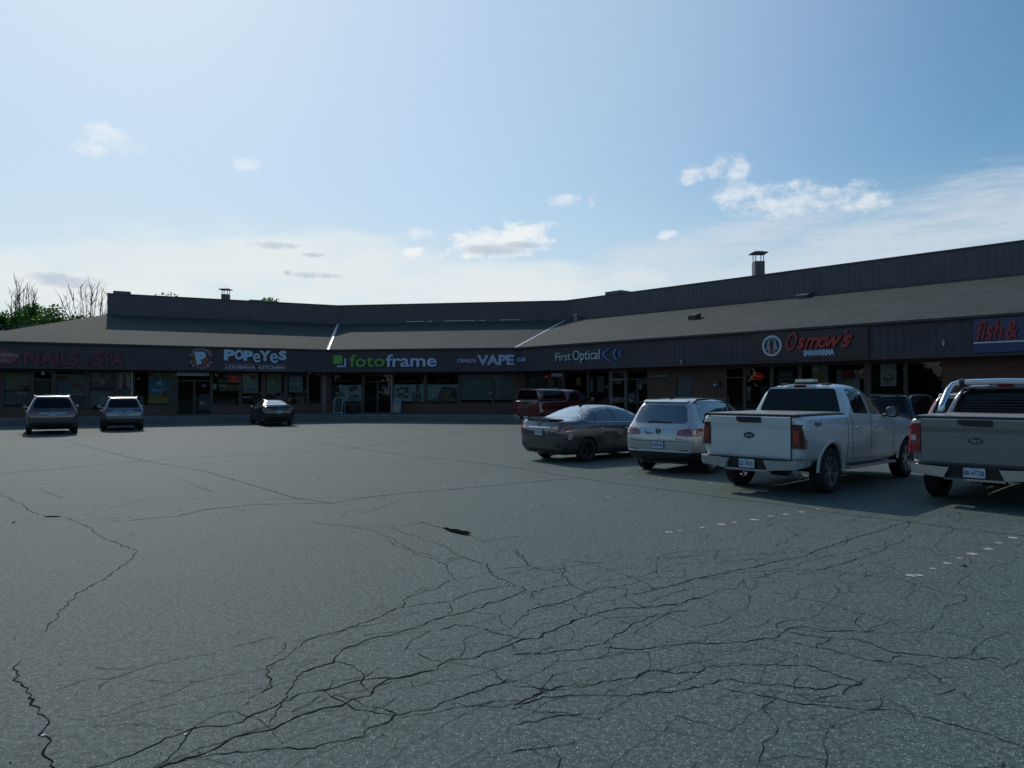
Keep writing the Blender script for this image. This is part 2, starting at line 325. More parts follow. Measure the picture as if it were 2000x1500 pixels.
# ------------------------------------------------------------------ the three wings of the plaza
class Wing:
    def __init__(s, p, q):
        s.P = Vector((p[0], p[1], 0)); d = Vector((q[0] - p[0], q[1] - p[1], 0)); s.len = d.length; s.d = d.normalized(); s.n = Vector((-s.d.y, s.d.x, 0))
        if s.n.y < 0: s.n = -s.n
    def p(s, a, t, z): return s.P + s.d * a + s.n * t + Vector((0, 0, z))
    def s_at(s, px, t=0.):                # where the line of sight of photo column px meets the plane at depth t
        k = (px - 1000) / F_PX; o = s.P + s.n * t
        return (k * o.y - o.x) / (s.d.x - k * s.d.y)
    def z_at(s, px, py, t=0.):
        q = s.p(s.s_at(px, t), t, 0); return H_CAM + (Y_HOR - py) / F_PX * q.y
    def fn(s, t0): return lambda a, b, d: s.p(a, t0 - d, b)
E1, E2 = (-12.4, 48.8), (.33, 46.6)
dA = Vector((-16.3, -8.1)).normalized()
A0 = (E1[0] + dA.x * 20.35, E1[1] + dA.y * 20.35)
dC = Vector((18.17, -20.4)).normalized(); C1 = (E2[0] + dC.x * 46, E2[1] + dC.y * 46)
WA, WB, WC = Wing(A0, E1), Wing(E1, E2), Wing(E2, C1); WINGS = (WA, WB, WC)
def line_x(p, d, q, e):
    den = d.x * e.y - d.y * e.x; t = ((q.x - p.x) * e.y - (q.y - p.y) * e.x) / den; return p + d * t
def off(t):                     # the eave line moved back by t, as four plan points
    a = WA.p(t if t > 0 else 0, t, 0); b = line_x(WA.p(0, t, 0), WA.d, WB.p(0, t, 0), WB.d); c = line_x(WB.p(0, t, 0), WB.d, WC.p(0, t, 0), WC.d)
    return [a, b, c, WC.p(WC.len, t, 0)]
def Z(v, z): return Vector((v.x, v.y, z))
Z_SOF, Z_EAVE, Z_RF, Z_PAR, D_PAR, W_WALL = 3.22, 4.72, 7.13, 8.52, 7.0, 1.2
def ground_z(x, y):
    p = Vector((x, y, 0)); c = min((p - w.P).dot(w.n) for w in WINGS)      # metres behind the nearest eave plane
    u = max(0, min(1, (c + 9) / 7.4)); return .2 * u * u * (3 - 2 * u)

# ------------------------------------------------------------------ ground
xs = [-3000, -600, -150] + list(range(-70, 71, 1)) + [150, 600, 3000]
def build_ground():
    mb = MB(); ys = [-600, -100, -30] + list(range(-10, 76, 1)) + [150, 600, 3000]
    P = [[(x, y, ground_z(x, y)) for y in ys] for x in xs]
    for i in range(len(xs) - 1):
        for j in range(len(ys) - 1): mb.face([P[i][j], P[i + 1][j], P[i + 1][j + 1], P[i][j + 1]])
    o = mb.build('parking_lot', MATS['asphalt'], smooth=True); o['kind'] = 'structure'; return o
lot = build_ground()
def gp(px, py):   # point of the lot seen at a place of the photo
    d = F_PX * H_CAM / (py - Y_HOR); x = (px - 1000) / F_PX * d
    for _ in range(4):
        g = ground_z(x, d); d = F_PX * (H_CAM - g) / (py - Y_HOR); x = (px - 1000) / F_PX * d
    return Vector((x, d, ground_z(x, d)))
L7 = lambda *a: [(a[i] / 2, 800 + a[i + 1] / 2) for i in range(0, len(a), 2)]
L8 = lambda *a: [(1000 + a[i] / 2, 900 + a[i + 1] / 2) for i in range(0, len(a), 2)]
LZ = lambda *a: [(600 + a[i] * .2667, 1000 + a[i + 1] * .2667) for i in range(0, len(a), 2)]
CR = [
 (1.35, L7(500,1440,580,1400,700,1365,850,1310,960,1265,1080,1240,1200,1190,1330,1150,1440,1110,1520,1050,1600,1035,1700,1010,1760,965,1850,965,1990,910)+L8(0,705,100,690,180,645,280,605,400,575,470,570,560,570,650,550,740,530)),
 (1., L7(350,1395,480,1360,600,1310,650,1275,760,1240,950,1215,1000,1185,1090,1150,1180,1110,1280,1095,1360,1060,1480,1050,1560,1045)),
 (.9, L7(1060,1230,1100,1130,1150,1060,1180,1020,1300,985,1340,940,1440,900,1530,875,1640,850,1680,815,1800,795,1900,760,2000,730)+L8(60,500)),
 (.8, L7(970,1150,1000,1110,1060,1080,1055,1000,1100,980,1170,930,1210,900,1340,855,1450,820,1550,770,1690,755,1760,750,1820,720,1990,680)),
 (.7, L7(1560,770,1590,725,1700,700,1780,660,1740,600,1800,575,1900,600,1920,640,1980,670)),
 (.8, L7(0,330,90,370,130,400,200,420,260,420,330,450,400,495,470,525,540,550,500,600,450,640,370,680,300,720,240,780,170,870)),
 (1.1, L7(80,980,70,1060,130,1110,165,1190,180,1260,210,1340,230,1420)),
 (1.9, L7(0,250,300,225,560,200,800,185,1100,170,1350,155,1400,148,1650,112,1900,80)),
 (1.5, L7(260,120,400,160,560,200,800,240,1000,300,1150,345,1300,365)),
 (2.0, L7(1220,125,1420,155,1600,180,1800,200,2000,225)+L8(240,65,500,100,800,140,1080,175,1300,210,1550,237,1750,265,2000,292)),
 (1.5, L7(420,440,700,415,800,390,1000,370,1300,365,1450,340,1600,325,2000,290)+L8(160,75,240,70)),
 (.9, L7(1500,1170,1560,1185,1700,1155,1830,1100,1990,1050)),
 (.9, L8(0,755,130,750,260,735,340,715,400,690,450,650,500,620,560,600,690,580)),
 (.8, L7(700,1365,850,1345,1000,1330,1200,1320,1420,1270,1440,1250,1560,1185,1400,1160,1280,1100)),
 (1.2, L8(460,520,560,500,680,470,800,440,950,410,1140,370,1250,330,1330,300,1470,260,1550,237)),
 (1., L8(340,725,500,735,600,715,820,710,950,700,1020,685,1090,655,1150,645,1240,665,1430,665)),
 (.9, L8(1080,665,1200,690,1330,695,1490,745,1680,760,1900,770)),
 (.8, L8(0,950,150,890,300,870,450,840,560,815,640,825,740,815,780,800,1000,790,1150,800,1290,840,1360,865,1200,880,1000,870,830,845)),
 (.9, L8(0,960,120,915,390,915,560,900,740,880,830,845)),
 (.8, L8(830,885,1100,940,1330,975,1480,970,1700,1020,1900,1080,2000,1105)),
 (.7, L8(0,640,30,620,70,580,130,565,200,550,300,515,230,480,200,450,200,400)),
 (.6, L8(80,540,70,510,150,490,240,480)), (.6, L8(240,560,260,590,350,605,480,640)), (.6, L8(300,520,340,490,450,500,460,540,520,575)),
 (.6, L8(1180,730,1240,680)), (.6, L8(1460,780,1500,750)), (.6, L8(1660,910,1700,880,1660,850,1740,835)), (.7, L8(1000,690,1200,730,1400,775,1600,800,1660,850)),
 (.6, L8(960,480,950,460,1050,430,1200,425,1350,385)), (.5, L8(520,380,700,370,1000,365,1140,350)), (.5, L8(350,470,500,450,640,400,780,395,1000,380)),
 (.6, L8(0,870,150,885,330,870)), (.6, L8(0,350,50,380,60,410)), (.5, L8(190,380,300,400,480,455,560,500)), (.5, L8(1180,420,1500,460,1700,520,2000,555)),
 (.5, L8(1000,510,1250,560,1500,640,1800,690)), (.5, L8(0,1140,100,1120,280,1080)), (.7, L8(0,1030,90,1010,150,995,280,980)), (.6, L8(0,960,100,975,240,985)),
 (.6, LZ(600,110,740,160,950,230,1140,325,1330,390,1340,450,1460,510,1590,560,1580,600)), (.6, LZ(0,70,300,100,600,110,850,75,980,120)), (.6, LZ(820,70,880,85,980,115,1090,140,1210,160)),
 (.5, LZ(1200,170,1300,220,1500,180,1700,180)), (.5, LZ(590,200,640,240,900,310,990,340)), (.6, LZ(1020,350,1060,335,1140,325)), (.6, LZ(1520,270,1550,320,1600,350,1620,390)),
 (.5, LZ(1340,415,1620,400,1880,445)), (.6, LZ(1580,600,1640,600,1650,650,1740,690,1880,650)), (.6, LZ(1640,600,1750,560,1870,540)), (.7, LZ(250,1090,410,1155,410,1220,400,1260,480,1300)),
 (.6, LZ(260,1090,0,1150)), (.7, LZ(800,1030,900,1060,1000,1090)), (.6, LZ(960,860,1080,820,1240,840,1410,885,1600,930)), (.6, LZ(1040,665,1050,745)), (.5, LZ(1480,960,1500,1030,1650,1040,1875,1010)),
 (.5, LZ(180,1310,340,1365,520,1420,680,1475)), (.5, LZ(1050,1400,1400,1420,1600,1390,1780,1290)), (.5, L7(0,440,120,425,330,430,560,415)), (.5, L7(330,410,600,345,900,350,1200,350,1480,340)),
 (.45, L7(150,310,250,345,180,320)), (.5, L7(700,270,830,320,760,300)), (.45, L7(1340,420,1360,395,1420,405,1500,380,1560,350)), (.5, L7(1230,440,1450,470,1530,500,1620,560,1740,600)),
]
def build_cracks():
    rnd = random.Random(3); mb = MB(); edge = MB()
    for wd, pts in CR:
        P = [gp(x, y) for x, y in pts if y > 800]; Q = []
        for a, b in zip(P[:-1], P[1:]):
            n = max(2, int((b - a).length / .04)); n = min(n, 90)
            for k in range(n): Q.append(a.lerp(b, k / n))
        if len(P) < 2: continue
        Q.append(P[-1]); walk = 0; pr = None; dens = (P[-1] - P[0]).length / max(1, len(Q))
        for i, q in enumerate(Q):
            d = (Q[min(i + 1, len(Q) - 1)] - Q[max(0, i - 1)]); d.z = 0
            if d.length < 1e-5: continue
            d.normalize(); nrm = Vector((-d.y, d.x, 0)); walk = walk * .62 + rnd.uniform(-1, 1) * .021
            w = .0022 * wd * (rnd.uniform(.35, 1.5) + (rnd.random() < .08) * 1.3) * (1 + .012 * q.y) * (.4 if i in (0, len(Q) - 1) else 1)
            c = q + nrm * walk; c.z += .004; a, b = c + nrm * w, c - nrm * w; e0, e1 = c + nrm * w * 1.7, c - nrm * w * 1.6; e0.z -= .002; e1.z -= .002
            if pr: mb.face([pr[0], pr[1], b, a]); edge.face([pr[2], pr[3], e1, e0])
            pr = (a, b, e0, e1)
    m1 = mat('crack_shadow', (.020, .022, .016), 1., spec=0); m0 = mat('pothole_shadow', (.012, .012, .010), 1., spec=0); m2 = mat('crack_edge', (.050, .062, .042), 1., var=.5, nscale=25, spec=0)
    mb.build('crack', m1, lot); edge.build('crumbled_edge', m2, lot)
    ph = MB(); pts = [gp(x, y) + Vector((0, 0, .006)) for x, y in ((864,1031),(872,1030),(881,1033),(893,1033),(901,1036),(912,1037),(920,1040),(912,1043),(921,1046),(908,1045),(897,1043),(889,1041),(880,1039),(872,1035))]
    ph.face(pts); ph.build('pothole', m0, lot)
    ph = MB()
    for pts in (((24,1020),(29,1019.4),(33,1020.5),(27,1021.4)), ((86,1008.4),(100,1007.6),(124,1008.2),(112,1009.4),(96,1009.6))): ph.face([gp(x, y) + Vector((0, 0, .006)) for x, y in pts])
    ph.build('pothole', m1, lot)
build_cracks()
def build_web():
    # alligator plates along the broken band: elongated cells, some edges missing
    rnd = random.Random(17); mb = MB(); U = Vector((.735, .68, 0)); V = Vector((-.68, .735, 0)); O = Vector((-1.76, 3.56, 0)); a, dv = .46, .25; nodes = {}
    for j in range(-13, 7):
        for i in range(-1, 25): nodes[i, j] = O + U * (i * a + (j % 2) * a / 2 + rnd.uniform(-.16, .16)) + V * (j * dv + rnd.uniform(-.08, .08) + .25 * math.sin(i * .7 + j * .4) * .5)
    def path(p, q, w0):
        d = q - p; n = max(3, int(d.length / .05)); nr = Vector((-d.y, d.x, 0)).normalized(); walk = 0; pr = None
        for k in range(n + 1):
            t = k / n; walk = (walk + rnd.uniform(-1, 1) * .012) * .85; c = p.lerp(q, t) + nr * (walk * math.sin(math.pi * t) * 2 + math.sin(math.pi * t) * bow); w = w0 * rnd.uniform(.5, 1.4)
            if c.y < 2.9: pr = None; continue
            s = Vector((c.x, c.y, ground_z(c.x, c.y) + .0035)); A, B_ = s + nr * w, s - nr * w
            if pr: mb.face([pr[0], pr[1], B_, A])
            pr = (A, B_)
    for (i, j), p in nodes.items():
        core = max(0, 1 - abs(j + 2.5) / 10.5)
        for q, pr_ in (((i + 1, j), .62), ((i, j + 1), .46)):
            if q in nodes and rnd.random() < pr_ * (.45 + core * .75): bow = rnd.uniform(-.07, .07); path(p, nodes[q], rnd.choice((.0011, .0016, .0021)) * (1 + .05 * p.y))
    mb.build('crack', mat('hairline_crack', (.026, .031, .021), 1., spec=0), lot)
build_web()
def build_marks():
    rnd = random.Random(5); mb = MB()
    rows = [L8(610,278,655,272,742,260,815,248,866,240,945,230,1010,216,1068,209,1130,200,1190,188), L8(1555,447,1582,446,1640,420,1695,399,1743,380,1792,363,1857,344,1898,320,1952,300),
            L8(78,174,157,163,247,154,375,142,497,128,580,119), L8(460,62,513,65,577,70,635,76,670,77,775,88), L7(1340,268,1370,265,1225,272,1700,235,1735,302,1710,233,980,238), L8(1590,72,1530,88,1490,110,1410,130)]
    for ri, row in enumerate(rows):
        for x, y in row:
            c = gp(x, y); r = rnd.uniform(.018, .034) * (1.15 if ri < 2 else .8); k = 1.7
            n = 11; mb.face([c + Vector((r * k * math.cos(a) * rnd.uniform(.7, 1.15), r * 1.5 * math.sin(a) * rnd.uniform(.7, 1.15), .0045)) for a in [2 * math.pi * i / n for i in range(n)]])
    mb.build('painted_mark', mat('faded_pink_paint', (.42, .37, .355), .9, var=.45, nscale=30), lot)
build_marks()

# walkway with kerb
def build_walk():
    mb = MB(); a, b = off(-1.7), off(-1.55); c = off(W_WALL + .2); up = .40
    a[0] = WA.p(-1.5, -1.7, 0); b[0] = WA.p(-1.4, -1.55, 0); c[0] = WA.p(-1.4, W_WALL + .2, 0)
    kb = MB()
    for i in range(3):
        kb.hexa([Z(a[i], .0), Z(a[i+1], .0), Z(b[i+1], .0), Z(b[i], .0), Z(a[i], .345), Z(a[i+1], .345), Z(b[i+1], .35), Z(b[i], .35)])
        mb.face([Z(b[i], .346), Z(b[i+1], .346), Z(c[i+1], up), Z(c[i], up)])
    o = mb.build('walkway', concrete); o['kind'] = 'structure'; o = kb.build('kerb', kerbm); o['kind'] = 'structure'
build_walk()

# ------------------------------------------------------------------ the building
bld = thing('shopping_plaza', 'long low strip mall in dark bronze siding with shingle skirt roof round the lot', 'building', (-6, 56, .2))
def build_roof():
    a, b = off(-.18), off(D_PAR); ze = Z_EAVE; sh = MB()
    left_back = WA.p(-.18, 22, 0); lb2 = WA.p(D_PAR, 22, 0); a[0] = WA.p(-.18, -.18, 0)
    for i, w in enumerate(WINGS):
        q = [Z(a[i], ze), Z(a[i+1], ze), Z(b[i+1], Z_RF), Z(b[i], Z_RF)]
        uv = [((p - w.P).dot(w.d), math.hypot((p - w.P).dot(w.n), p.z - ze)) for p in [Vector(v) for v in q]]
        sh.face(q, uv)
    q = [Z(left_back, ze), Z(a[0], ze), Z(b[0], Z_RF), Z(lb2, Z_RF)]
    sh.face(q, [((Vector(p) - WA.P).dot(WA.n), math.hypot((Vector(p) - WA.P).dot(WA.d), Vector(p).z - ze)) for p in q])
    roof = sh.build('roof', MATS['shingles'], bld)
    # thickness strip at the eave
    dr = MB(); a2 = off(-.19); a2[0] = WA.p(-.19, -.19, 0); f0 = off(.0); f0[0] = WA.p(0, 0, 0)
    for i in range(3): dr.hexa([Z(a2[i], ze - .1), Z(a2[i+1], ze - .1), Z(f0[i+1], ze - .1), Z(f0[i], ze - .1), Z(a2[i], ze - .004), Z(a2[i+1], ze - .004), Z(f0[i+1], ze - .004), Z(f0[i], ze - .004)])
    dr.hexa([Z(WA.p(-.19, 22, 0), ze - .1), Z(a2[0], ze - .1), Z(f0[0], ze - .1), Z(WA.p(0, 22, 0), ze - .1), Z(WA.p(-.19, 22, 0), ze - .004), Z(a2[0], ze - .004), Z(f0[0], ze - .004), Z(WA.p(0, 22, 0), ze - .004)])
    dr.build('drip_edge', mat('drip_edge', (.028, .028, .03), .6), roof)
    # valley flashings
    for i, up in ((1, 1.), (2, .97)):
        lo, hi = Z(a[i], ze), Z(b[i], Z_RF); d = (hi - lo); s = Vector((d.y, -d.x, 0)).normalized() * .085; v = MB(); u = Vector((0, 0, .03))
        v.face([lo + s + u, hi + s + u, hi + u * .3, lo + u * .3]); v.face([lo + u * .3, hi + u * .3, hi - s + u, lo - s + u]); v.build('valley_flashing', flash, roof)
    # parapet with capping and standing ribs
    pa = MB(); b1 = off(D_PAR + .35); b1[0] = WA.p(D_PAR + .35, D_PAR + .35, 0); back = 20
    for i in range(3): pa.hexa([Z(b[i], Z_RF - .3), Z(b[i+1], Z_RF - .3), Z(b1[i+1], Z_RF - .3), Z(b1[i], Z_RF - .3), Z(b[i], Z_PAR), Z(b[i+1], Z_PAR), Z(b1[i+1], Z_PAR), Z(b1[i], Z_PAR)])
    l0, l1, l2, l3 = b[0], WA.p(D_PAR, back, 0), WA.p(D_PAR + .35, back, 0), b1[0]
    pa.hexa([Z(l0, Z_RF - .3), Z(l3, Z_RF - .3), Z(l2, Z_RF - .3), Z(l1, Z_RF - .3), Z(l0, Z_PAR - .002), Z(l3, Z_PAR - .002), Z(l2, Z_PAR - .002), Z(l1, Z_PAR - .002)])
    par = pa.build('parapet', bronze, bld)
    rb = MB(); pts = b
    for i, w in enumerate(WINGS):
        s0 = (b[i] - w.P).dot(w.d); s1 = (b[i+1] - w.P).dot(w.d); k = s0 + .1
        while k < s1 - .05:
            P = [w.p(k - .02, D_PAR, 0), w.p(k + .02, D_PAR, 0), w.p(k + .02, D_PAR - .010, 0), w.p(k - .02, D_PAR - .010, 0)]
            rb.hexa([Z(p, Z_RF + .02) for p in P] + [Z(p, Z_PAR - .12) for p in P]); k += .3
        c0, c1 = off(D_PAR - .06), off(D_PAR + .41)
        rb.hexa([Z(c0[i], Z_PAR + .003), Z(c0[i+1], Z_PAR + .003), Z(c1[i+1], Z_PAR + .003), Z(c1[i], Z_PAR + .003), Z(c0[i], Z_PAR + .07), Z(c0[i+1], Z_PAR + .07), Z(c1[i+1], Z_PAR + .07), Z(c1[i], Z_PAR + .07)])
        rb.hexa([Z(c0[i], Z_RF - .03), Z(c0[i+1], Z_RF - .03), Z(b[i+1], Z_RF - .03), Z(b[i], Z_RF - .03), Z(c0[i], Z_RF + .08), Z(c0[i+1], Z_RF + .08), Z(b[i+1], Z_RF + .08), Z(b[i], Z_RF + .08)])
    rb.build('ribs_and_capping', bronze2, par)
    w = MB()       # bright strip of flashing at the foot of the central parapet
    for i0, i1 in ((3.2, 4.6), (4.9, 5.3), (6.2, 8.6), (8.9, 9.4), (10.4, 12.0)): w.hexa([WB.p(x, D_PAR - t, Z_RF + z) for z in (.085, .11) for x, t in ((i0, .06), (i1, .06), (i1, .02), (i0, .02))])
    w.build('flashing_strip', flash, par)
    fl = MB(); fl.face([Z(b1[0], Z_RF + .3), Z(b1[1], Z_RF + .3), Z(b1[2], Z_RF + .3), Z(b1[3], Z_RF + .3), Z(WC.p(WC.len, 22, 0), Z_RF + .3), Z(WB.p(8, 26, 0), Z_RF + .3), Z(WA.p(20, 22, 0), Z_RF + .3), Z(WA.p(D_PAR + .35, 22, 0), Z_RF + .3)])
    fl.build('flat_roof', flatroof, roof)
    # fascia band with ribs, soffit
    fa = MB(); f1 = off(.12); f1[0] = WA.p(.12, .12, 0)
    for i in range(3): fa.hexa([Z(f0[i], Z_SOF), Z(f0[i+1], Z_SOF), Z(f1[i+1], Z_SOF), Z(f1[i], Z_SOF), Z(f0[i], ze - .1), Z(f0[i+1], ze - .1), Z(f1[i+1], ze - .1), Z(f1[i], ze - .1)])
    fa.hexa([Z(WA.p(0, 22, 0), Z_SOF), Z(f0[0], Z_SOF), Z(f1[0], Z_SOF), Z(WA.p(.12, 22, 0), Z_SOF), Z(WA.p(0, 22, 0), ze - .1), Z(f0[0], ze - .1), Z(f1[0], ze - .1), Z(WA.p(.12, 22, 0), ze - .1)])
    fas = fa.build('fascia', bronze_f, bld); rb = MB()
    for i, w in enumerate(WINGS):
        k = .15
        while k < w.len - .05:
            rb.hexa([w.p(x, t, z) for z in (Z_SOF + .08, ze - .16) for x, t in ((k - .018, 0), (k + .018, 0), (k + .018, -.009), (k - .018, -.009))]); k += .3
        g0, g1 = off(-.045), off(-.001); g0[0] = WA.p(-.045, -.045, 0); g1[0] = WA.p(0, -.001, 0)
        rb.hexa([Z(g0[i], Z_SOF - .03), Z(g0[i+1], Z_SOF - .03), Z(g1[i+1], Z_SOF - .03), Z(g1[i], Z_SOF - .03), Z(g0[i], Z_SOF + .06), Z(g0[i+1], Z_SOF + .06), Z(g1[i+1], Z_SOF + .06), Z(g1[i], Z_SOF + .06)])
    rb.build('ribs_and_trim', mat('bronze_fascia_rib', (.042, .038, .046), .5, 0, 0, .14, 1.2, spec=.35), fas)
    so = MB(); g = off(W_WALL); g[0] = WA.p(0, W_WALL, 0)
    for i in range(3): so.face([Z(f1[i], Z_SOF + .03), Z(f1[i+1], Z_SOF + .03), Z(g[i+1], Z_SOF + .03), Z(g[i], Z_SOF + .03)])
    so.build('soffit', soffit_m, bld)
    # chimneys, units and vents
    def vent(w, px, py0, py1, wd, t, cap=True):
        k = (px - 1000) / F_PX; a = w.s_at(px, t); q = w.p(a, t, 0); sc = F_PX / q.y; hw = wd / 2 / sc
        z0, z1 = Z_RF, H_CAM + (Y_HOR - py0) / sc; m = MB(); zb = z1 - (z1 - Z_PAR) * .33
        m.box(q.x - hw, q.x + hw, q.y - hw, q.y + hw, z0, zb)
        for dx in (-1, 1):
            for dy in (-1, 1): m.box(q.x + dx * hw * .8 - .02, q.x + dx * hw * .8 + .02, q.y + dy * hw * .8 - .02, q.y + dy * hw * .8 + .02, zb, z1 - .1)
        ch = m.build('chimney', galv, roof); m = MB(); h2 = hw * 1.55
        m.hexa([Vector((q.x + dx * h2, q.y + dy * h2, z1 - .12)) for dx, dy in ((-1, -1), (1, -1), (1, 1), (-1, 1))] + [Vector((q.x + dx * hw * .5, q.y + dy * hw * .5, z1)) for dx, dy in ((-1, -1), (1, -1), (1, 1), (-1, 1))])
        m.box(q.x - h2, q.x + h2, q.y - h2, q.y + h2, z1 - .17, z1 - .121); m.build('chimney', galv, roof)
    vent(WA, 440, 562, 590, 13, 12); vent(WC, 1482, 490, 540, 19, 9.5)
    for w, px0, px1, py, t in ((WC, 1179, 1225, 567.5, 9.5), (WA, 216, 266, 568.5, 9.5), (WA, 484, 521, 585.5, 9.5)):
        a0, a1 = w.s_at(px0, t), w.s_at(px1, t); z1 = w.z_at((px0 + px1) / 2, py, t); m = MB(); g_ = .25 * (a1 - a0)
        m.hexa([w.p(a, tt, Z_RF + .2) for a, tt in ((a0, t), (a1, t), (a1, t + 2), (a0, t + 2))] + [w.p(a, tt, z1) for a, tt in ((a0 + g_ * .3, t), (a1 - g_, t), (a1 - g_, t + 2), (a0 + g_ * .3, t + 2))])
        m.build('rooftop_unit', galv, roof)
    def on_slope(w, px, py):
        t = 3.
        for _ in range(20):
            z = w.z_at(px, py, t); t += ((z - ze) / (Z_RF - ze) * D_PAR - t) * .6
        return w.s_at(px, t), t, ze + (Z_RF - ze) * t / D_PAR
    for w, px, py, kind in ((WC, 1125, 626, 'w'), (WC, 1356, 624, 'b'), (WC, 1570, 581, 'f')):
        a, t, z = on_slope(w, px, py); m = MB()
        if kind == 'w':
            m.tube([w.p(a, t, z - .05), w.p(a, t, z + .25)], .13, 12); m.tube([w.p(a, t, z + .25), w.p(a, t, z + .3), w.p(a, t, z + .42), w.p(a, t, z + .47)], [.16, .24, .22, .05], 14)
            m.build('roof_vent', frame_l, roof)
        elif kind == 'b':
            m.hexa([w.p(a + x, t + y, z + .0 + h + y * .33) for h in (-.02, .30) for x, y in ((-.25, -.22), (.25, -.22), (.25, .3), (-.25, .3))]); m.build('roof_vent', mat('brown_vent', (.03, .026, .026), .6), roof)
        else:
            m.hexa([w.p(a + x, t + y, z + h + y * .33) for h in (-.02, .14) for x, y in ((-.28, -.25), (.28, -.25), (.28, .3), (-.28, .3))])
            m.hexa([w.p(a + x, t + y, z + h + y * .33) for h in (.15, .2) for x, y in ((-.34, -.3), (.34, -.3), (.34, .36), (-.34, .36))]); m.build('roof_vent', galv, roof)
build_roof()

PM = {}
def pm(col, rough=.6):
    col = tuple(min(.7, c * 1.45) for c in col)
    k = 'poster_%d_%d_%d' % tuple(int(c * 100) for c in col); return mat(k, col, rough, var=.18, nscale=5)
def poster(w, px0, px1, py0, py1, base, shapes=(), parent=None, t=W_WALL + .07, label=None, name='poster', txt=None):
    a0, a1 = w.s_at(px0, t), w.s_at(px1, t); pm_ = (px0 + px1) / 2; z1, z0 = w.z_at(pm_, py0, t), w.z_at(pm_, py1, t); cols = [base]; m = MB()
    f = lambda u, v, d: w.p(a0 + (a1 - a0) * u, t - d, z0 + (z1 - z0) * v)
    m.hexa([f(u, v, d) for v in (0, 1) for u, d in ((0, .004), (1, .004), (1, 0), (0, 0))])
    for i, s_ in enumerate(shapes):
        c = s_[1]
        if c not in cols: cols.append(c)
        poly = s_[0] if not isinstance(s_[0][0], (int, float)) else [(s_[0][0], s_[0][1]), (s_[0][2], s_[0][1]), (s_[0][2], s_[0][3]), (s_[0][0], s_[0][3])]
        m.prism(poly, f, .0045 + i * .0008, .0052 + i * .0008, cols.index(c))
    for (s_, u0, u1, v0, v1, c) in (txt or ()):
        if c not in cols: cols.append(c)
        add_text(m, f, s_, u0, u1, v0, v1, .014, .002, cols.index(c), bold=.02)
    o = m.build(name, [pm(c) for c in cols], parent)
    if label: o['label'] = label
    return o
FLOOR = .40
# openings: (px0, px1, kind, z_sill, z_head)
def facade(w, ops, pilasters=()):
    t0, t1 = W_WALL, W_WALL + .18; wl = MB(); lst = []
    i = WINGS.index(w); g = off(t0); sL = (g[i] - w.P).dot(w.d) if i else 0; sR = (g[i+1] - w.P).dot(w.d)
    def seg(a0, a1, z0, z1):
        if a1 - a0 < .01 or z1 - z0 < .01: return
        P = [w.p(a, t, z) for z in (z0, z1) for a, t in ((a0, t0), (a1, t0), (a1, t1), (a0, t1))]
        uv = [(a, z) for z in (z0, z1) for a in (a0, a1, a1, a0)]; wl.hexa(P, 0, uv)
    cur = sL
    for (p0, p1, kind, zs, zh) in ops:
        a0, a1 = max(w.s_at(p0, t0), sL), min(w.s_at(p1, t0), sR); seg(cur, a0, .2, Z_SOF + .03)
        seg(a0, a1, .2, zs); seg(a0, a1, zh, Z_SOF + .03); lst.append((a0, a1, kind, zs, zh)); cur = a1
    seg(cur, sR, .2, Z_SOF + .03); wl.build('wall', MATS['brick'], bld); res = []
    for (a0, a1, kind, zs, zh), op in zip(lst, ops):
        e = .055; fr = MB(); bx = lambda m, x0, x1, z0, z1, ta=t0 - .02, tb=t0 + .09: m.hexa([w.p(a, t, z) for z in (z0, z1) for a, t in ((x0, ta), (x1, ta), (x1, tb), (x0, tb))])
        bx(fr, a0, a0 + e, zs, zh); bx(fr, a1 - e, a1, zs, zh); bx(fr, a0 + e, a1 - e, zh - e, zh)
        bx(fr, a0 + e, a1 - e, zs, zs + (.12 if kind[0] == 'd' else e))
        if kind[0] == 'd':
            bx(fr, a0 + e, a1 - e, FLOOR + 2.15, FLOOR + 2.21)
            if kind == 'dd': bx(fr, (a0 + a1) / 2 - .05, (a0 + a1) / 2 + .05, zs + .12, FLOOR + 2.15)
        if kind == 'solid':
            o = fr.build('door', frame_m, bld); m = MB(); bx(m, a0 + e, a1 - e, zs + e, zh - e, t0 + .03, t0 + .07); m.build('door_leaf', mat('green_steel_door', (.035, .05, .055), .5), o)
        else:
            o = fr.build('door' if kind[0] == 'd' else 'window', frame_l if kind == 'da' else frame_m, bld)
            m = MB(); m.face([w.p(a, t0 + .035, z) for a, z in ((a0 + e, zs + e), (a1 - e, zs + e), (a1 - e, zh - e), (a0 + e, zh - e))]); m.build('pane', MATS['shop_glass'], o)
        if kind[0] in 'ds' and kind != 'solid' or kind == 'solid':
            m = MB(); hx = a0 + .16 if kind != 'dd' else (a0 + a1) / 2 + .1; m.tube([w.p(hx, t0 - .07, FLOOR + .95), w.p(hx, t0 - .07, FLOOR + 1.25)], .018, 6)
            m.tube([w.p(hx, t0 - .07, FLOOR + .97), w.p(hx, t0 + .03, FLOOR + .97)], .01, 5); m.tube([w.p(hx, t0 - .07, FLOOR + 1.23), w.p(hx, t0 + .03, FLOOR + 1.23)], .01, 5); m.build('handle', frame_l, o)
        res.append(o)
    return res
HS, HW, HD = 1.0, 3.12, 3.08
fA = facade(WA, [(-90, -45, 'w', .75, HW), (-40, 2, 'w', .75, HW), (6, 60, 'w', .95, HW), (64, 102, 'd', .36, HD), (107, 170, 'w', .75, HW), (173, 226, 'w', .75, HW), (229, 256, 'w', .75, HW),
    (261, 331, 'w', HS, HW), (333, 344, 'w', HS, HW), (346, 412, 'dd', .36, HD), (414, 468, 'w', HS, HW), (471, 512, 'w', HS, HW), (517, 556, 'w', HS, HW), (560, 600, 'w', HS, HW), (602, 628, 'w', HS, HW)])
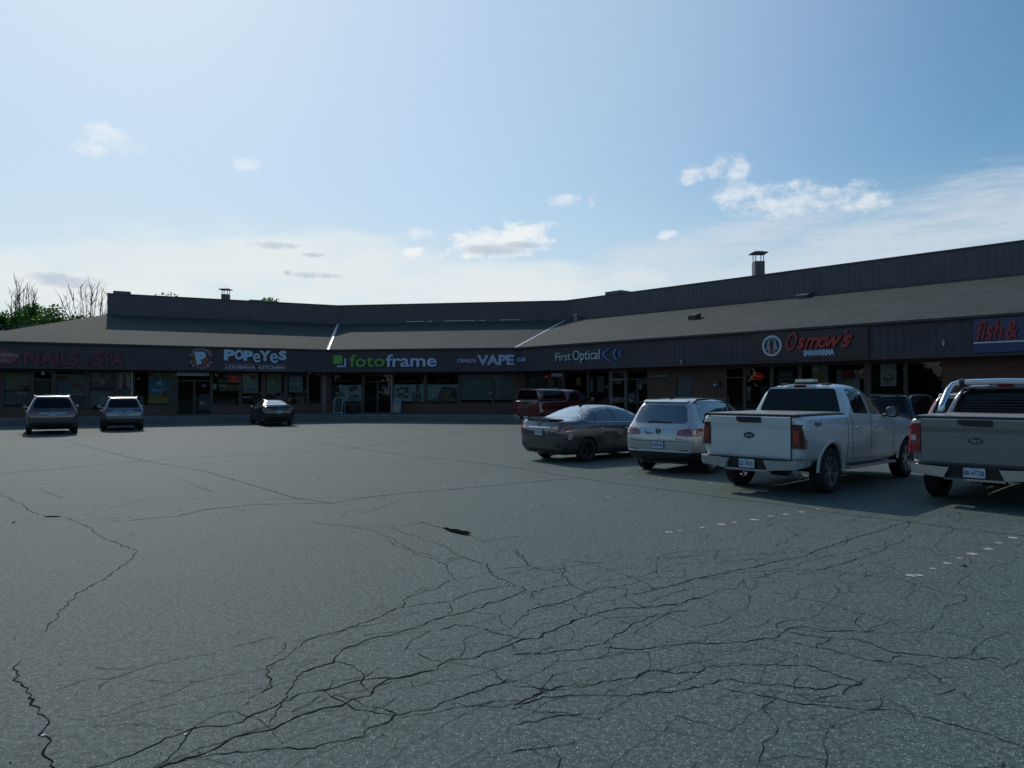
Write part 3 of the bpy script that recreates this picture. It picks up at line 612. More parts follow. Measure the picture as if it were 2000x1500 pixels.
fB = facade(WB, [(646, 708, 'w', 1.05, HW), (711, 764, 'dd', .36, HD), (767, 830, 'w', 1.05, HW), (832, 896, 'w', 1.05, HW), (898, 962, 'w', 1.1, HW), (964, 1003, 'w', 1.1, HW)])
fC = facade(WC, [(1030, 1072, 'w', HS, HW), (1074, 1099, 'd', .36, HD), (1102, 1148, 'w', HS, HW), (1150, 1190, 'w', HS, HW), (1193, 1222, 'da', .36, HD), (1224, 1266, 'dd', .36, HD), (1320, 1354, 'solid', .36, HD - .35),
    (1418, 1453, 'd', .36, HD), (1456, 1506, 'w', HS, HW), (1509, 1561, 'w', HS, HW), (1564, 1612, 'w', HS, HW), (1615, 1690, 'w', HS, HW), (1699, 1768, 'w', HS, HW), (1770, 1843, 'w', HS, HW)])
# posters and signs stuck in the windows (a sheet of the pane each)
bu, rd, sk, gn, ye, dk, wh, gy = (.10, .20, .34), (.30, .05, .05), (.36, .26, .2), (.08, .2, .1), (.4, .3, .06), (.03, .03, .035), (.45, .47, .5), (.2, .21, .22)
poster(WA, 9, 57, 727, 762, (.26, .26, .23), [([(.02, .2), (.3, .1), (.6, .5), (.45, 1), (.2, .9)], sk), ([(.3, .05), (.5, .0), (.75, .4), (.6, .6)], (.3, .22, .2)), ((.55, .0, .72, .3), gn), ((.75, 0, .98, .25), rd), ((.02, .3, .2, .6), (.16, .26, .26))], fA[2])
poster(WA, 9, 57, 764, 790, gy, [((.1, .6, .3, .75), bu), ((.5, .75, .85, .95), wh)], fA[2])
poster(WA, 68, 98, 738, 805, (.07, .07, .075), [((.4, .95 - i * .05, .9, .965 - i * .05), gy) for i in range(2, 12)] + [((.05, .8, .9, .9), (.1, .1, .14))], fA[3])
poster(WA, 110, 168, 730, 772, (.2, .21, .2), [((.02, .66, .38, .9), (.24, .1, .1)), ((.02, .1, .5, .55), (.17, .2, .28)), ((.55, .35, .9, .55), (.26, .12, .1)), ((.45, .6, .98, .92), (.22, .26, .22)), ((.1, .0, .9, .08), wh)], fA[4], txt=[('SPA', .05, .33, .7, .86, (.34, .1, .1))])
poster(WA, 176, 223, 728, 762, (.16, .13, .15), [([(.05, .95), (.12, .98), (.55, .4), (.5, .25)], sk), ([(.2, .97), (.28, 1), (.6, .5), (.5, .45)], sk), ([(.95, .95), (.88, .98), (.45, .4), (.5, .25)], sk), ([(.8, .98), (.72, 1), (.4, .5), (.5, .45)], sk), ((0, 0, 1, .18), (.16, .05, .09))], fA[5])
poster(WA, 176, 223, 763, 792, gy, (), fA[5]); poster(WA, 110, 168, 773, 800, (.12, .13, .15), (), fA[4])
poster(WA, 231, 254, 727, 760, wh, [([(.3, .1), (.75, .1), (.7, .6), (.62, .95), (.4, .95), (.35, .6)], (.34, .1, .1)), ((.25, .02, .85, .16), (.3, .05, .06))], fA[6]); poster(WA, 231, 254, 762, 800, (.15, .17, .2), (), fA[6])
poster(WA, 290, 329, 726, 788, (.06, .22, .36), [([(0, 1), (.0, .75), (.5, .88), (1, .72), (1, 1)], (.2, .26, .1)), ([(0, 0), (1, 0), (1, .2), (.7, .3), (.4, .22), (0, .34)], (.33, .27, .08)), (circ(.82, .28, .13, .09, 12), (.3, .06, .05)), (circ(.15, .9, .1, .07, 10), (.3, .1, .06)), ((.2, .40, .85, .45), (.3, .42, .5))], fA[7], txt=[('4', .36, .68, .52, .76, (.6, .66, .7))])
poster(WA, 335, 343, 727, 800, (.16, .17, .15), [((.1, .88, .9, .97), wh), ((.1, .35, .9, .45), (.3, .34, .4))], fA[8])
poster(WA, 345, 408, 727, 734, (.3, .32, .32), (), fA[9], t=W_WALL - .03, name='transom_sign')
poster(WA, 388, 410, 770, 800, (.16, .15, .18), [((.1, .3, .5, .5), wh)], fA[9]); poster(WA, 394, 402, 751, 756, (.35, .42, .5), (), fA[9])
poster(WA, 416, 423, 749, 761, (.4, .5, .55), (), fA[10]); poster(WA, 425, 467, 740, 748, (.05, .2, .14), (), fA[10]); poster(WA, 427, 468, 751, 764, (.2, .17, .12), [((.0, .8, .4, 1), wh)], fA[10]); poster(WA, 436, 466, 731, 738, (.26, .25, .22), (), fA[10])
poster(WA, 474, 504, 729, 768, (.33, .38, .37), [((.05, .7, .45, .95), wh), ([(.0, .2), (.9, .35), (.95, .15), (0, 0)], (.2, .24, .3)), ((.5, .7, .9, .9), (.28, .12, .1)), ((.1, 0, .9, .08), (.34, .28, .1))], fA[11])
poster(WA, 521, 550, 730, 768, (.22, .27, .22), [([(.1, .5), (.5, .9), (.9, .5), (.5, .2)], (.26, .25, .12)), ((0, 0, 1, .1), (.1, .16, .12))], fA[12])
poster(WA, 564, 591, 732, 766, (.26, .34, .35), [((.1, .6, .9, .64), gy), ((.1, .45, .9, .5), wh), ((0, .9, 1, 1), (.25, .18, .15))] + [((.1 + .3 * i, .1, .3 + .3 * i, .35), (.2, .25, .28)) for i in range(3)], fA[13])
def oval_open(w, px, py, rw, rh, col, parent, emit=.6):
    t = W_WALL - .02 + .08; a = w.s_at(px, t); z = w.z_at(px, py, t); f = w.fn(t + .0); m = MB()
    P = circ(a, z, rw, rh, 24)
    for p, q in zip(P, P[1:] + P[:1]): m.tube([f(p[0], p[1], 0), f(q[0], q[1], 0)], .022, 5, cap=False)
    add_text(m, f, 'OPEN', a - rw * .65, a + rw * .65, z - rh * .4, z + rh * .4, 0, .02, bold=.01)
    m.build('open_sign', mat('neon_%s' % w.len, (.5, .03, .03), .5, emit=(col, emit)), parent)
oval_open(WA, 457, 741, .33, .17, (1, .05, .05), fA[10], .16); oval_open(WC, 1479, 735, .30, .16, (1, .06, .04), fC[8], .22); oval_open(WC, 1067, 736, .12, .06, (1, .03, .08), fC[0], .3)
# photo studio windows
ic = (.36, .43, .47); brn = (.16, .12, .1)
poster(WB, 647, 707, 752, 785, ic, [([(0, 0), (.3, .55), (.25, 1), (0, 1)], (.06, .06, .07)), ([(.5, 0), (.62, .45), (.8, .5), (.95, .12), (1, 0)], (.2, .23, .26)), ((.58, .62, .7, .88), brn), ((.7, .7, .86, .95), (.13, .11, .1)), (circ(.85, .35, .07, .1, 12), brn), ([(.2, .35), (.42, .55), (.45, .2), (.2, .1)], (.14, .15, .16))], fB[0])
poster(WB, 768, 829, 751, 784, ic, [((.1, .62, .2, .75), brn), ((.22, .68, .32, .86), brn), ((.14, .3, .34, .5), (.25, .16, .09)), ((.36, .5, .50, .85), (.14, .12, .13)), ((.39, .55, .48, .8), (.24, .14, .13)), ((.34, .2, .48, .36), (.13, .13, .14)), ((.72, .55, .84, .97), (.16, .12, .12)), ((.62, .03, .9, .5), (.05, .05, .05)), ((.66, .1, .86, .44), (.2, .2, .2)), ((.72, .2, .8, .34), (.06, .06, .06))], fB[2])
poster(WB, 833, 895, 751, 784, ic, [([(.35, 0), (.38, .5), (.55, .9), (.75, .85), (.95, .8), (1, .4), (1, 0)], (.19, .15, .13)), (circ(.62, .62, .16, .22, 16), (.27, .2, .17)), (circ(.62, .72, .17, .16, 14, 0, math.pi), (.10, .08, .08)), (circ(.88, .45, .1, .2, 14), (.10, .07, .07)), ([(0, 0), (.38, .25), (.3, 0)], (.16, .19, .25)), (circ(.8, .12, .1, .1, 10), (.28, .24, .2))], fB[3])
for a_, b_, pr in ((655, 690, 0), (783, 812, 2), (848, 880, 3)): poster(WB, a_, b_, 742, 745, (.06, .075, .04), (), fB[pr])
poster(WB, 744, 757, 752, 760, (.06, .06, .2), [((.3, .05, .8, .45), (.5, .52, .6))], fB[1]); poster(WB, 740, 745, 764, 767, wh, (), fB[1]); poster(WB, 746, 750, 741, 746, wh, (), fB[1])
poster(WB, 900, 961, 728, 781, (.22, .25, .26), [((.0, .03, .25, .07), (.3, .36, .4)), ((.97, 0, 1, 1), (.2, .22, .23))], fB[4], name='blind'); poster(WB, 966, 1001, 728, 781, (.19, .22, .235), (), fB[5], name='blind')
poster(WC, 1033, 1070, 727, 785, (.09, .1, .1), (), fC[0], name='blind'); poster(WC, 1076, 1097, 735, 790, (.14, .15, .17), (), fC[1], name='blind')
poster(WC, 1146, 1158, 740, 765, (.22, .26, .28), (), fC[3]); poster(WC, 1126, 1134, 738, 752, (.3, .2, .1), [((.1, .6, .9, 1), (.4, .34, .24))], fC[2]); poster(WC, 1166, 1180, 735, 766, (.15, .16, .17), (), fC[3])
poster(WC, 1183, 1189, 752, 758, (.2, .32, .42), (), fC[3]); poster(WC, 1199, 1215, 738, 750, (.12, .13, .14), [((.05, .1 + .3 * i, .95, .2 + .3 * i), (.28, .3, .32)) for i in range(3)], fC[4])
poster(WC, 1244, 1253, 751, 760, (.45, .56, .6), (), fC[5]); poster(WC, 1246, 1264, 743, 750, (.18, .19, .2), (), fC[5]); poster(WC, 1226, 1240, 768, 780, (.22, .25, .27), (), fC[5])
poster(WC, 1457, 1467, 755, 764, (.42, .5, .52), (), fC[8]); poster(WC, 1457, 1466, 741, 745, wh, (), fC[8]); poster(WC, 1459, 1466, 715, 735, (.26, .27, .27), (), fC[8]); poster(WC, 1460, 1466, 765, 783, (.2, .22, .24), (), fC[8])
poster(WC, 1586, 1611, 714, 760, (.26, .22, .16), [((0, .7, .5, 1), (.4, .42, .4)), (circ(.5, .45, .4, .25, 14), (.33, .22, .06))], fC[10]); poster(WC, 1634, 1680, 722, 762, (.16, .2, .19), [((.2, .55, .8, .98), (.22, .03, .05)), ([(.05, .1), (.5, .45), (.9, .3), (.6, .05)], (.28, .26, .16)), ((.7, .1, .98, .5), (.28, .3, .29))], fC[11])
poster(WC, 1520, 1550, 722, 750, (.05, .045, .045), [((.3, .3, .8, .36), gy), ((.2, .6, .9, .65), gy)], fC[9])
poster(WC, 1720, 1751, 711, 754, (.32, .34, .34), [((.08, .8, .92, .84), gy), ((.08, .88, .7, .92), gy), ([(.05, .35), (.5, .58), (.95, .4), (.7, .2), (.3, .22)], (.14, .13, .10)), ((.1, .05, .9, .16), (.2, .2, .2)), (circ(.5, .42, .2, .08, 12), (.36, .28, .12))], fC[12])
def interiors():
    m = MB(); a, b = off(W_WALL + .2), off(W_WALL + 6); a[0] = WA.p(0, W_WALL + .2, 0); b[0] = WA.p(0, W_WALL + 6, 0)
    for i in range(3):
        m.face([Z(b[i], .38), Z(b[i+1], .38), Z(b[i+1], 3.3), Z(b[i], 3.3)], mi=0); m.face([Z(a[i], .385), Z(a[i+1], .385), Z(b[i+1], .385), Z(b[i], .385)], mi=1); m.face([Z(a[i], 3.3), Z(a[i+1], 3.3), Z(b[i+1], 3.3), Z(b[i], 3.3)], mi=0)
    for w, pxs in ((WA, (104, 258, 414, 634)), (WB, (898,)), (WC, (1028, 1268, 1416, 1694))):
        for p in pxs:
            s_ = w.s_at(p, W_WALL + .2); m.hexa([w.p(s_ + x, t, z) for z in (.39, 3.29) for x, t in ((-.06, W_WALL + .2), (.06, W_WALL + .2), (.06, W_WALL + 6), (-.06, W_WALL + 6))])
    rnd = random.Random(11)
    for w, p0, p1 in ((WA, 110, 250), (WA, 270, 330), (WA, 420, 620), (WB, 650, 700), (WB, 770, 890), (WC, 1100, 1190), (WC, 1460, 1840)):
        s0, s1 = w.s_at(p0, 2), w.s_at(p1, 2); k = s0
        while k < s1 - 1:
            wd, t, h = rnd.uniform(.5, 1.5), rnd.uniform(2.6, 5.5), rnd.uniform(.8, 1.9)
            m.hexa([w.p(x, tt, z) for z in (.39, .39 + h) for x, tt in ((k, t), (k + wd, t), (k + wd, t + .6), (k, t + .6))], mi=2 + rnd.randrange(3)); k += wd + rnd.uniform(.3, 1.5)
    # back and side walls of the whole block
    o = m.build('shop_interior', [inter, inter_f, mat('counter_brown', (.16, .1, .07), .6), mat('shelf_grey', (.2, .2, .22), .6), mat('counter_light', (.3, .28, .25), .6)], bld)
    m = MB(); L_ = WA.p(0, 22, 0); m.hexa([Z(v, z) for z in (.2, Z_SOF + 1.3) for v in (WA.p(0, W_WALL + .001, 0), WA.p(.18, W_WALL + .001, 0), WA.p(.18, 22, 0), WA.p(0, 22, 0))])
    P = [WA.p(0, 22, 0), WA.p(20, 22, 0), WB.p(8, 26, 0), WC.p(WC.len, 22, 0), WC.p(WC.len, W_WALL, 0)]
    for p, q in zip(P[:-1], P[1:]): m.face([Z(p, .2), Z(q, .2), Z(q, Z_RF + .3), Z(p, Z_RF + .3)])
    m.build('wall', MATS['brick'], bld)
    for px, py in ((1585, 703), (1547, 708), (1617, 704), (1655, 702)):
        t = 3.2; q = WC.p(WC.s_at(px, t), t, WC.z_at(px, py, t)); m = MB(); m.tube([q, q + Vector((0, 0, 3.29 - q.z if q.z < 3.2 else .03))], .012, 5); m.tube([q - Vector((0, 0, .05)), q], [.055, .03], 10)
        m.build('ceiling_lamp', mat('lamp_glow', (.8, .7, .5), .5, emit=((1, .85, .6), 1.6)), bld)
interiors()
def posts():
    for w, px, m_ in ((WA, 257.5, frame_l), (WA, 633, mat('tan_post', (.17, .14, .12), .8)), (WB, 765.5, frame_l), (WC, 1028.5, frame_m)):
        a = w.s_at(px, W_WALL); m = MB(); hw = .04 if m_ is not MATS.get('tan_post') else .13
        m.hexa([w.p(a + x, t, z) for z in (.41, Z_SOF + .02) for x, t in ((-hw, W_WALL - .06), (hw, W_WALL - .06), (hw, W_WALL - .003), (-hw, W_WALL - .003))]); m.build('post', m_, bld)
posts()
poster(WA, 80, 88, 724, 733, (.022, .021, .022), (), fA[3], t=W_WALL - .03, name='number_plate', txt=[('6', .1, .9, .05, .95, (.4, .42, .42))])

# ------------------------------------------------------------------ shop signs on the fascia (each a thing)
def rect(w, px0, px1, py0, py1, t=0):
    a0, a1 = w.s_at(px0, t), w.s_at(px1, t); c = (px0 + px1) / 2; return a0, a1, w.z_at(c, py1, t), w.z_at(c, py0, t)
def sgn(label, w, px, py, name='shop_sign', group='shop signs along the fascia'):
    a = w.s_at(px); q = w.p(a, -.05, w.z_at(px, py)); return thing(name, label, 'shop sign', q, 0, group)
FT = -.032
dred = mat('dark_red_sign', (.13, .018, .03), .45); 
# oval nail salon sign
o = sgn('dark red oval sign with pale name and number, cut by the left edge', WA, 8, 697); a0, a1, z0, z1 = rect(WA, -32, 35, 683, 712); f = WA.fn(FT)
m = MB(); m.prism(circ((a0 + a1) / 2, (z0 + z1) / 2, (a1 - a0) / 2, (z1 - z0) / 2, 32), f, 0, .08); m.build('panel', mat('maroon_panel', (.16, .02, .045), .4), o)
m = MB(); add_text(m, f, "JENNIFER'S", a0 + .14, a1 + .05, z0 + .38, z0 + .64, .081, .02); add_text(m, f, '905-877-8085', a0 + .35, a1 - .45, z0 + .17, z0 + .29, .081, .02); m.build('lettering', mat('dim_white', (.30, .32, .36), .5), o)
o = sgn('dark red capital letters reading NAILS & SPA on bronze fascia', WA, 143, 698); m = MB()
def serif_text(m, f, txt, a0, a1, b0, b1, d, depth, **k):
    add_text(m, f, txt, a0, a1, b0, b1, d, depth, **k)
    n = len(txt); h = (b1 - b0)
for tx, p0, p1, q0, q1, q2, q3 in (('N', 47, 77, 684, 713, 0, 0), ('AILS', 78, 154, 687, 714, 0, 0), ('&', 163, 176, 698, 714, 0, 0), ('S', 181, 203, 687, 715, 0, 0), ('PA', 205, 240, 688, 715, 0, 0)):
    a0, a1, z0, z1 = rect(WA, p0, p1, q0, q1); add_text(m, f, tx, a0, a1, z0, z1, 0, .09, bold=.035)
    for e in ((a0, z0),) if tx == 'N' else (): pass
m.build('lettering', mat('salon_red', (.105, .016, .026), .5), o)
# round kitchen badge
o = sgn('round maroon and orange badge with big pale P and curved lettering', WA, 392, 700); a0, a1, z0, z1 = rect(WA, 369, 415, 677, 723); cx, cz, r = (a0 + a1) / 2, (z0 + z1) / 2, (z1 - z0) / 2
m = MB(); m.prism(circ(cx, cz, r * .98, r * .98, 36), f, 0, .06, 0)
m.prism(circ(cx - .02, cz - .05, r * .62, r * .58, 30), f, .061, .068, 1); m.prism([(cx - r * .6, cz - r * .35), (cx - r * .1, cz - r * .6), (cx + r * .35, cz - r * .45), (cx + r * .62, cz + .05), (cx + r * .2, cz - r * .1), (cx - r * .5, cz + r * .1)], f, .069, .074, 2)
m.build('panel', [mat('badge_dark', (.055, .018, .022), .5), mat('badge_red', (.15, .03, .03), .5), mat('badge_orange', (.20, .07, .025), .5)], o)
m = MB(); rot = R(12)
V, F = text_geo('P', r * .85, r * 1.05, .05, bold=.07); P_ = [(x - r * .42, y - r * .52, z) for x, y, z in V]; P_ = [f(cx + x * math.cos(rot) - y * math.sin(rot), cz + .03 + x * math.sin(rot) + y * math.cos(rot), .075 + z) for x, y, z in P_]
for q in F: m.face([P_[i] for i in q])
m.build('letter', mat('popcorn_blue', (.36, .50, .66), .5), o); m = MB()
def arc_text(m, f, s_, cx, cz, rr, a_start, a_end, h, flip=False, d=.075):
    n = len(s_)
    for i, ch in enumerate(s_):
        if ch == ' ': continue
        an = a_start + (a_end - a_start) * i / (n - 1); V, F = text_geo(ch, h * (.35 if ch == 'I' else .72), h, .02, bold=.02)
        up = Vector((math.cos(an), math.sin(an))) * (-1 if flip else 1); rt = Vector((up.y, -up.x)); c = Vector((cx, cz)) + Vector((math.cos(an), math.sin(an))) * rr; wd = h * (.35 if ch == 'I' else .72)
        P_ = [f(*(c + rt * (x - wd / 2) + up * (y - h / 2)), d + z) for x, y, z in V]
        for q in F: m.face([P_[k] for k in q])
arc_text(m, f, 'LOUISIANA', cx, cz, r * .82, R(158), R(22), .19); arc_text(m, f, 'KITCHEN', cx, cz, r * .82, R(205), R(335), .19, True)
m.build('lettering', mat('badge_lettering', (.33, .32, .38), .5), o)
# big chicken shop letters and pill
o = sgn('chunky pale blue letters over a maroon pill reading LOUISIANA KITCHEN', WA, 498, 703); m = MB()
xs_ = [(436, 459, 683, 704, 'P'), (457, 476, 683, 703, 'O'), (474, 495, 685, 705, 'P'), (493, 509, 690, 708, 'e'), (505, 529, 685, 705, 'Y'), (526, 543, 690, 709, 'e'), (543, 560, 685, 704, 'S')]
for p0, p1, q0, q1, ch in xs_:
    a0, a1, z0, z1 = rect(WA, p0 + .6, p1 - 1.2, q0, q1); add_text(m, f, ch, a0, a1, z0, z1, 0, .12, bold=.012 if ch == 'e' else .05)
m.build('lettering', mat('popcorn_blue', (.36, .50, .66), .5), o)
a0, a1, z0, z1 = rect(WA, 436, 559, 711.5, 723.5); m = MB(); m.prism(rrect(a0, a1, z0, z1, (z1 - z0) / 2 - .005), f, 0, .05, 0); m.prism(rrect(a0 + .025, a1 - .025, z0 + .025, z1 - .025, (z1 - z0) / 2 - .03), f, .051, .056, 1)
m.build('panel', [mat('pill_rim', (.22, .2, .28), .5), mat('pill_maroon', (.045, .015, .022), .5)], o); m = MB(); add_text(m, f, 'LOUISIANA', a0 + .15, a0 + (a1 - a0) * .5, z0 + .09, z1 - .09, .057, .02, bold=.03); add_text(m, f, 'KITCHEN', a0 + (a1 - a0) * .55, a1 - .15, z0 + .09, z1 - .09, .057, .02, bold=.03)
m.build('lettering', mat('pill_lettering', (.36, .36, .45), .5), o)
# photo shop
f = WB.fn(FT); green = mat('sign_green', (.10, .34, .05), .5); pale = mat('sign_pale_blue', (.36, .46, .66), .5)
o = sgn('green and pale blue fotoframe lettering with square logo', WB, 750, 706); m = MB(); a0, a1, z0, z1 = rect(WB, 652, 670, 694.5, 711)
m.prism([(a0, z0), (a1, z0), (a1, z1), (a0, z1)], f, .0, .08); m.build('logo_square', green, o); m = MB()
a0, a1, z0, z1 = rect(WB, 659, 676.5, 700, 717); e = .11; m.prism([(a0, z0), (a1, z0), (a1, z1), (a1 - e, z1), (a1 - e, z0 + e), (a0, z0 + e)], f, 0, .06); m.build('logo_corner', pale, o)
for s_, p0, p1, q0, q1, mt in (('foto', 684, 752.5, 693, 716.5, green), ('frame', 754.5, 853.5, 692, 716.5, pale)):
    m = MB(); a0, a1, z0, z1 = rect(WB, p0, p1, q0, q1); add_text(m, f, s_, a0, a1, z0, z1, 0, .08, bold=.008 if s_ == 'foto' else .016); m.build('lettering', mt, o)
o = sgn('pale blue capitals reading CANADA VAPE CLUB, middle word largest', WB, 960, 704); m = MB()
for s_, p0, p1, q0, q1, b_ in (('CANADA', 894, 931.5, 700.5, 708.5, .03), ('VAPE', 932.5, 1004.5, 693, 713.5, .045)):
    a0, a1, z0, z1 = rect(WB, p0, p1, q0, q1); add_text(m, f, s_, a0, a1, z0, z1, 0, .07, bold=b_)
m.build('lettering', mat('vape_blue', (.30, .37, .52), .5), o); f = WC.fn(FT); m = MB(); a0, a1, z0, z1 = rect(WC, 1009, 1028, 698.5, 706.5); a0 = max(a0, .06); a1 = max(a1, a0 + .66)
add_text(m, f, 'CLUB', a0, a1, z0, z1, 0, .07, bold=.03); m.build('lettering', mat('vape_blue', (.30, .37, .52), .5), o)
# optician
o = sgn('thin grey First Optical lettering with three blue crescent strokes', WC, 1150, 693); m = MB()
for s_, p0, p1, q0, q1 in (('First', 1086.5, 1116, 688.5, 704.5), ('Optical', 1120, 1173, 683, 709)):
    a0, a1, z0, z1 = rect(WC, p0, p1, q0, q1); add_text(m, f, s_, a0, a1, z0, z1, 0, .05, bold=.004)
m.build('lettering', mat('optical_grey', (.36, .45, .50), .5), o)
arcblue = mat('optical_blue', (.06, .15, .42), .5)
def crescent(pts, w0):
    P = [(WC.s_at(x), WC.z_at(x, y)) for x, y in pts]; m = MB(); n = len(P)
    for i in range(n - 1):
        wa = w0 * math.sin(math.pi * (i + .35) / (n - .3)) + .012; wb = w0 * math.sin(math.pi * (i + 1.35) / (n - .3)) + .012
        m.prism([(P[i][0] - wa, P[i][1]), (P[i][0] + wa, P[i][1]), (P[i+1][0] + wb, P[i+1][1]), (P[i+1][0] - wb, P[i+1][1])], f, 0, .05)
    m.build('crescent', arcblue, o)
crescent([(1204, 676), (1195, 679), (1188, 683), (1182, 688), (1179, 692), (1181, 696), (1187, 701), (1194, 705), (1203, 708)], .075)
crescent([(1210, 677), (1205, 681), (1202, 686), (1200.5, 691), (1201.5, 697), (1204.5, 702), (1209, 706)], .06); crescent([(1216, 682), (1212.5, 686), (1211.5, 690), (1213, 694), (1216, 698)], .045)
o = thing('wall_sign', 'small dark plate reading Optometrist on the brick by the green door', 'wall sign', WC.p(WC.s_at(1292, W_WALL), W_WALL, 2.4)); a0, a1 = WC.s_at(1273, W_WALL), WC.s_at(1310, W_WALL); z0, z1 = WC.z_at(1291, 740, W_WALL), WC.z_at(1291, 729, W_WALL); g = WC.fn(W_WALL)
m = MB(); m.prism([(a0, z0), (a1, z0), (a1, z1), (a0, z1)], g, .003, .04); m.build('panel', mat('optom_plate', (.015, .015, .016), .5), o); m = MB(); add_text(m, g, 'Optometrist', a0 + .06, a1 - .06, z0 + .05, z1 - .05, .041, .01); m.build('lettering', mat('optom_letter', (.28, .28, .27), .5), o)
o = thing('mailbox', 'small dark wall box beside the restaurant door on red brick', 'mailbox', WC.p(WC.s_at(1401, W_WALL), W_WALL, 1.9)); a0, a1 = WC.s_at(1393, W_WALL), WC.s_at(1408, W_WALL); z0, z1 = WC.z_at(1400, 756, W_WALL), WC.z_at(1400, 745, W_WALL)
m = MB(); m.prism(rrect(a0, a1, z0, z1, .03), g, .003, .16); m.build('box', mat('mailbox_navy', (.03, .035, .06), .4), o); m = MB(); m.prism(circ((a0 + a1) / 2 - .03, (z0 + z1) / 2 - .04, .045, .045, 12), g, .161, .17); m.build('emblem', white_t, o)
# shawarma restaurant: black panel, medallion, script
o = sgn('black sign panel with pale medallion, red script and white SHAWARMA', WC, 1590, 674, 'restaurant_sign'); a0, a1 = WC.s_at(1470), WC.s_at(1698); m = MB(); m.prism([(a0, Z_SOF + .07), (a1, Z_SOF + .07), (a1, Z_EAVE - .13), (a0, Z_EAVE - .13)], f, 0, .05); m.build('panel', mat('sign_black', (.008, .008, .010), .35), o)
def F2(t): return lambda a, b, d: WC.p(a, FT - .052 - d - t, b)
g = F2(0); cx = WC.s_at(1510.3); cz = WC.z_at(1510.3, 675.5); rr = (WC.z_at(1510, 655.5) - WC.z_at(1510, 696)) / 2; m = MB(); m.prism(circ(cx, cz, rr, rr, 40), g, 0, .04, 0); m.prism(circ(cx, cz, rr * .80, rr * .80, 40), g, .041, .046, 1)
m.build('medallion', [mat('medallion_pale', (.40, .52, .60), .5), mat('medallion_dark', (.012, .02, .028), .5)], o); m = MB()
q = lambda x, y: (cx + x * rr, cz + y * rr)
for i in range(11):                                             # striped head cloth
    y = .62 - i * .13; xo = .30 + .20 * math.sin(min(1, i / 5) * math.pi / 2) - max(0, i - 5) * .035; xi = (.02 if y > .5 else .20 if y > -.05 else .14 + .05)
    if y > .52: m.prism([q(-xo, y), q(xo, y), q(xo, y + .06), q(-xo, y + .06)], g, .047, .055, 0); continue
    for s_ in (-1, 1): m.prism([q(s_ * xi, y - .03), q(s_ * xo, y + .02), q(s_ * xo, y + .09), q(s_ * xi, y + .04)], g, .047, .055, 0)
for s_ in (-1, 1): m.prism([q(s_ * .42, -.12), q(s_ * .62, -.3), q(s_ * .66, -.42), q(s_ * .58, -.36), q(s_ * .40, -.2)], g, .047, .055, 0)
m.prism([q(-.13, -.2), q(.13, -.2), q(.15, -.74), q(-.15, -.74)], g, .047, .055, 1); m.prism([q(-.2, .36), q(.2, .36), q(.2, .12), q(0, -.08), q(-.2, .12)], g, .047, .05, 2)
m.build('figure', [mat('medallion_cream', (.42, .46, .46), .5), mat('medallion_red', (.22, .03, .03), .5), mat('face_dark', (.015, .012, .012), .5)], o)
m = MB(); red_s = mat('script_red', (.33, .018, .026), .4)
def piece(s_, p0, p1, q0, q1, sh=.35, b_=.03, slope=0):
    a0, a1 = WC.s_at(p0), WC.s_at(p1); pm_ = (p0 + p1) / 2; add_text(m, g, s_, a0, a1, WC.z_at(pm_, q1), WC.z_at(pm_, q0), .0, .09, shear=sh, bold=b_)
piece('O', 1539, 1561, 650, 685, .45, .0); piece('s', 1560, 1577, 659, 683, .45, .03); piece('m', 1574, 1605, 659, 681, .45, .015); piece('o', 1602, 1620, 658, 680, .4, .02); piece('w', 1617, 1649, 657, 679, .4, .02); piece('s', 1645, 1669, 653, 679, .5, .03)
m.prism([(WC.s_at(x), WC.z_at(x, y)) for x, y in ((1652, 648), (1656, 644.5), (1660, 648.5), (1657, 652))], g, 0, .08);
m.build('script', red_s, o); m = MB(); piece('SHAWARMA', 1573, 1633, 683, 695, 0, .045); m.build('lettering', mat('shawarma_white', (.36, .47, .60), .5), o)
# fish shop
o = sgn('deep blue sign panel with red italic fish & and white underline', WC, 1960, 650, 'fish_shop_sign'); a0, a1 = WC.s_at(1903), WC.s_at(2290); m = MB(); m.prism([(a0, Z_SOF + .1), (a1, Z_SOF + .1), (a1, Z_EAVE - .13), (a0, Z_EAVE - .13)], f, 0, .06); m.build('panel', mat('fish_blue', (.010, .020, .115), .3), o)
m = MB(); piece('fish', 1910, 1962, 625, 665, .3, .012); piece('&', 1967, 1992, 626, 662, .2, .02); piece('chips', 2004, 2100, 618, 668, .3, .012); m.build('lettering', mat('fish_red', (.26, .012, .02), .4), o)
m = MB(); P = [(WC.s_at(x), WC.z_at(x, y)) for x, y in ((1904, 670), (2280, 652), (2280, 654.5), (1904, 672.5))]; zz = P[0][1]; m.prism([(P[0][0], zz - .025), (P[1][0], zz - .025), (P[1][0], zz + .02), (P[0][0], zz + .02)], g, .01, .02); m.build('underline', white_t, o)
for px, py, w_ in ((1845, 668, WC), (1333, 706, WC), (604, 727, WA)):
    a = w_.s_at(px); z = w_.z_at(px, py); q_ = w_.fn(FT); l = thing('wall_lamp', {1845: 'tiny pale lamp on the fascia between the restaurant and fish signs', 1333: 'tiny pale lamp under the fascia above the green door', 604: 'tiny dark lamp under the fascia left of the tan post'}[px], 'wall lamp', w_.p(a, -.05, z))
    m = MB(); m.prism(rrect(a - .05, a + .05, z - .09, z + .09, .03), q_, 0, .10); m.build('housing', mat('lamp_pale', (.20, .21, .22), .5) if px != 604 else galv, l); m = MB(); m.prism(rrect(a - .03, a + .03, z - .13, z - .09, .01), q_, .02, .08); m.build('lens', clearl, l)
